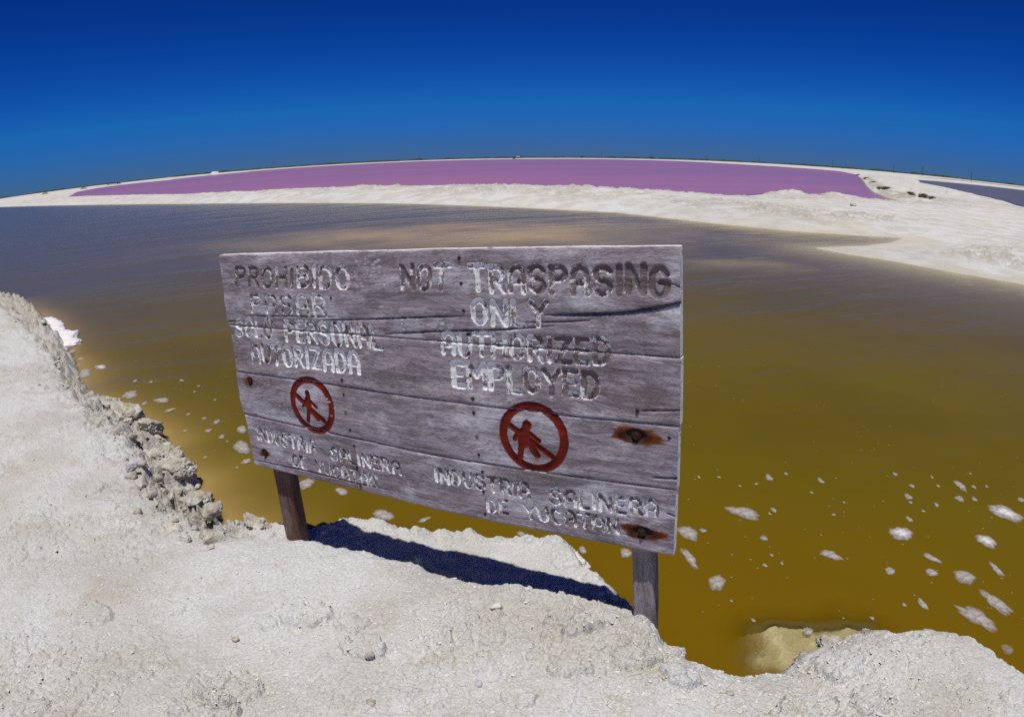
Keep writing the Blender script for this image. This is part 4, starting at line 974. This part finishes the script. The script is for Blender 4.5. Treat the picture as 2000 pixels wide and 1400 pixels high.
# salt heap
p = far_pt(420, 4.4); p = [p[0]*1.06, p[1]*1.06]
bm = bmesh.new(); bmesh.ops.create_icosphere(bm, subdivisions=4, radius=1.0)
for v in bm.verts:
    k = 1+0.25*mnoise.fractal(v.co*1.4, 0.9, 2, 4); x = v.co.x; v.co = Vector((x*4.6*k-(2.5 if x < -.3 else 0)*(-x-.3), v.co.y*3.2*k, max(v.co.z, -.3)*2.1*k*(1 if x > -0.5 else .55)))
me = bpy.data.meshes.new('salt_heap'); bm.to_mesh(me); bm.free(); me.polygons.foreach_set('use_smooth', np.full(len(me.polygons), True))
o = link('salt_heap', me, M['salt'], None, (p[0], p[1], 0.5)); o.rotation_euler = (0, 0, -math.atan2(p[0], p[1])); tag(o, 'white salt heap rising above the far left shore', 'salt heap')
# hut on the far shore
p = far_pt(1012, 3.1)
hut = bpy.data.objects.new('hut', None); COL.objects.link(hut); hut.location = (p[0], p[1], 0.45); tag(hut, 'tiny brown hut on the far shore above the pink water', 'hut')
def boxm(name, sx, sy, sz, loc):
    bm = bmesh.new(); bmesh.ops.create_cube(bm, size=1.0, matrix=Matrix.Translation(loc) @ Matrix.Diagonal((sx, sy, sz, 1)))
    me = bpy.data.meshes.new(name); bm.to_mesh(me); bm.free(); return me
link('wall', boxm('wall', 4.0, 3.0, 2.2, (0, 0, 1.1)), M['hutwall'], hut)
rf = mesh_np('roof', np.array([(-2.3, -1.9, 2.2), (2.3, -1.9, 2.2), (2.3, 1.9, 2.2), (-2.3, 1.9, 2.2), (-2.3, 0, 3.1), (2.3, 0, 3.1), (0, 0, 2.2), (0, 0, 2.2)]), np.array([(0, 1, 5, 4), (2, 3, 4, 5), (0, 3, 2, 1)]), False)
link('roof', rf, M['hutroof'], hut); link('door', boxm('door', 0.9, 0.08, 1.8, (0.6, -1.53, 0.9)), M['hutdark'], hut)
p2 = far_pt(1004, 3.2); sh = bpy.data.objects.new('shed', None); COL.objects.link(sh); sh.location = (p2[0], p2[1], 0.4); tag(sh, 'low dark shed just left of the tiny hut', 'shed')
link('wall', boxm('wall', 3.6, 2.6, 1.2, (0, 0, .6)), M['hutdark'], sh); link('roof', boxm('roof', 4.0, 3.0, 0.18, (0, 0, 1.29)), M['hutdark'], sh)
# utility poles along the far road
def pole_mesh(h_):
    bm = bmesh.new(); bmesh.ops.create_cone(bm, cap_ends=True, segments=8, radius1=0.26, radius2=0.18, depth=h_, matrix=Matrix.Translation((0, 0, h_/2)))
    me = bpy.data.meshes.new('shaft'); bm.to_mesh(me); bm.free(); return me
ordinal = ('first', 'second', 'third', 'fourth', 'fifth', 'sixth', 'seventh', 'eighth')
PO = [(1175, 960, 8.0), (1272, 960, 8.0), (1380, 930, 8.5), (1483, 880, 9.0), (1626, 800, 9.3), (1745, 720, 9.3), (1801, 640, 8.3), (1897, 640, 7.5)]
for i, (px, R, h_) in enumerate(PO):
    a = az_of(px); root = bpy.data.objects.new('utility_pole', None); COL.objects.link(root); root.location = (R*math.sin(a), R*math.cos(a), 0.3); root.rotation_euler = (0, 0, -a+0.6)
    link('shaft', pole_mesh(h_), M['pole'], root); link('crossarm', boxm('crossarm', 2.0, 0.22, 0.22, (0, 0.2, h_-0.7)), M['pole'], root)
    tag(root, f'{ordinal[i]} thin dark utility pole on the horizon, counted from the hut to the right', 'utility pole', 'utility poles along the far road')
link('shaft', pole_mesh(6.0), M['pole'], hut, (3.2, 0, 0))
print('TRIS', sum(sum(len(q.vertices)-2 for q in o.data.polygons) if False else len(o.data.loops)-2*len(o.data.polygons) for o in sc.objects if o.type == 'MESH'))
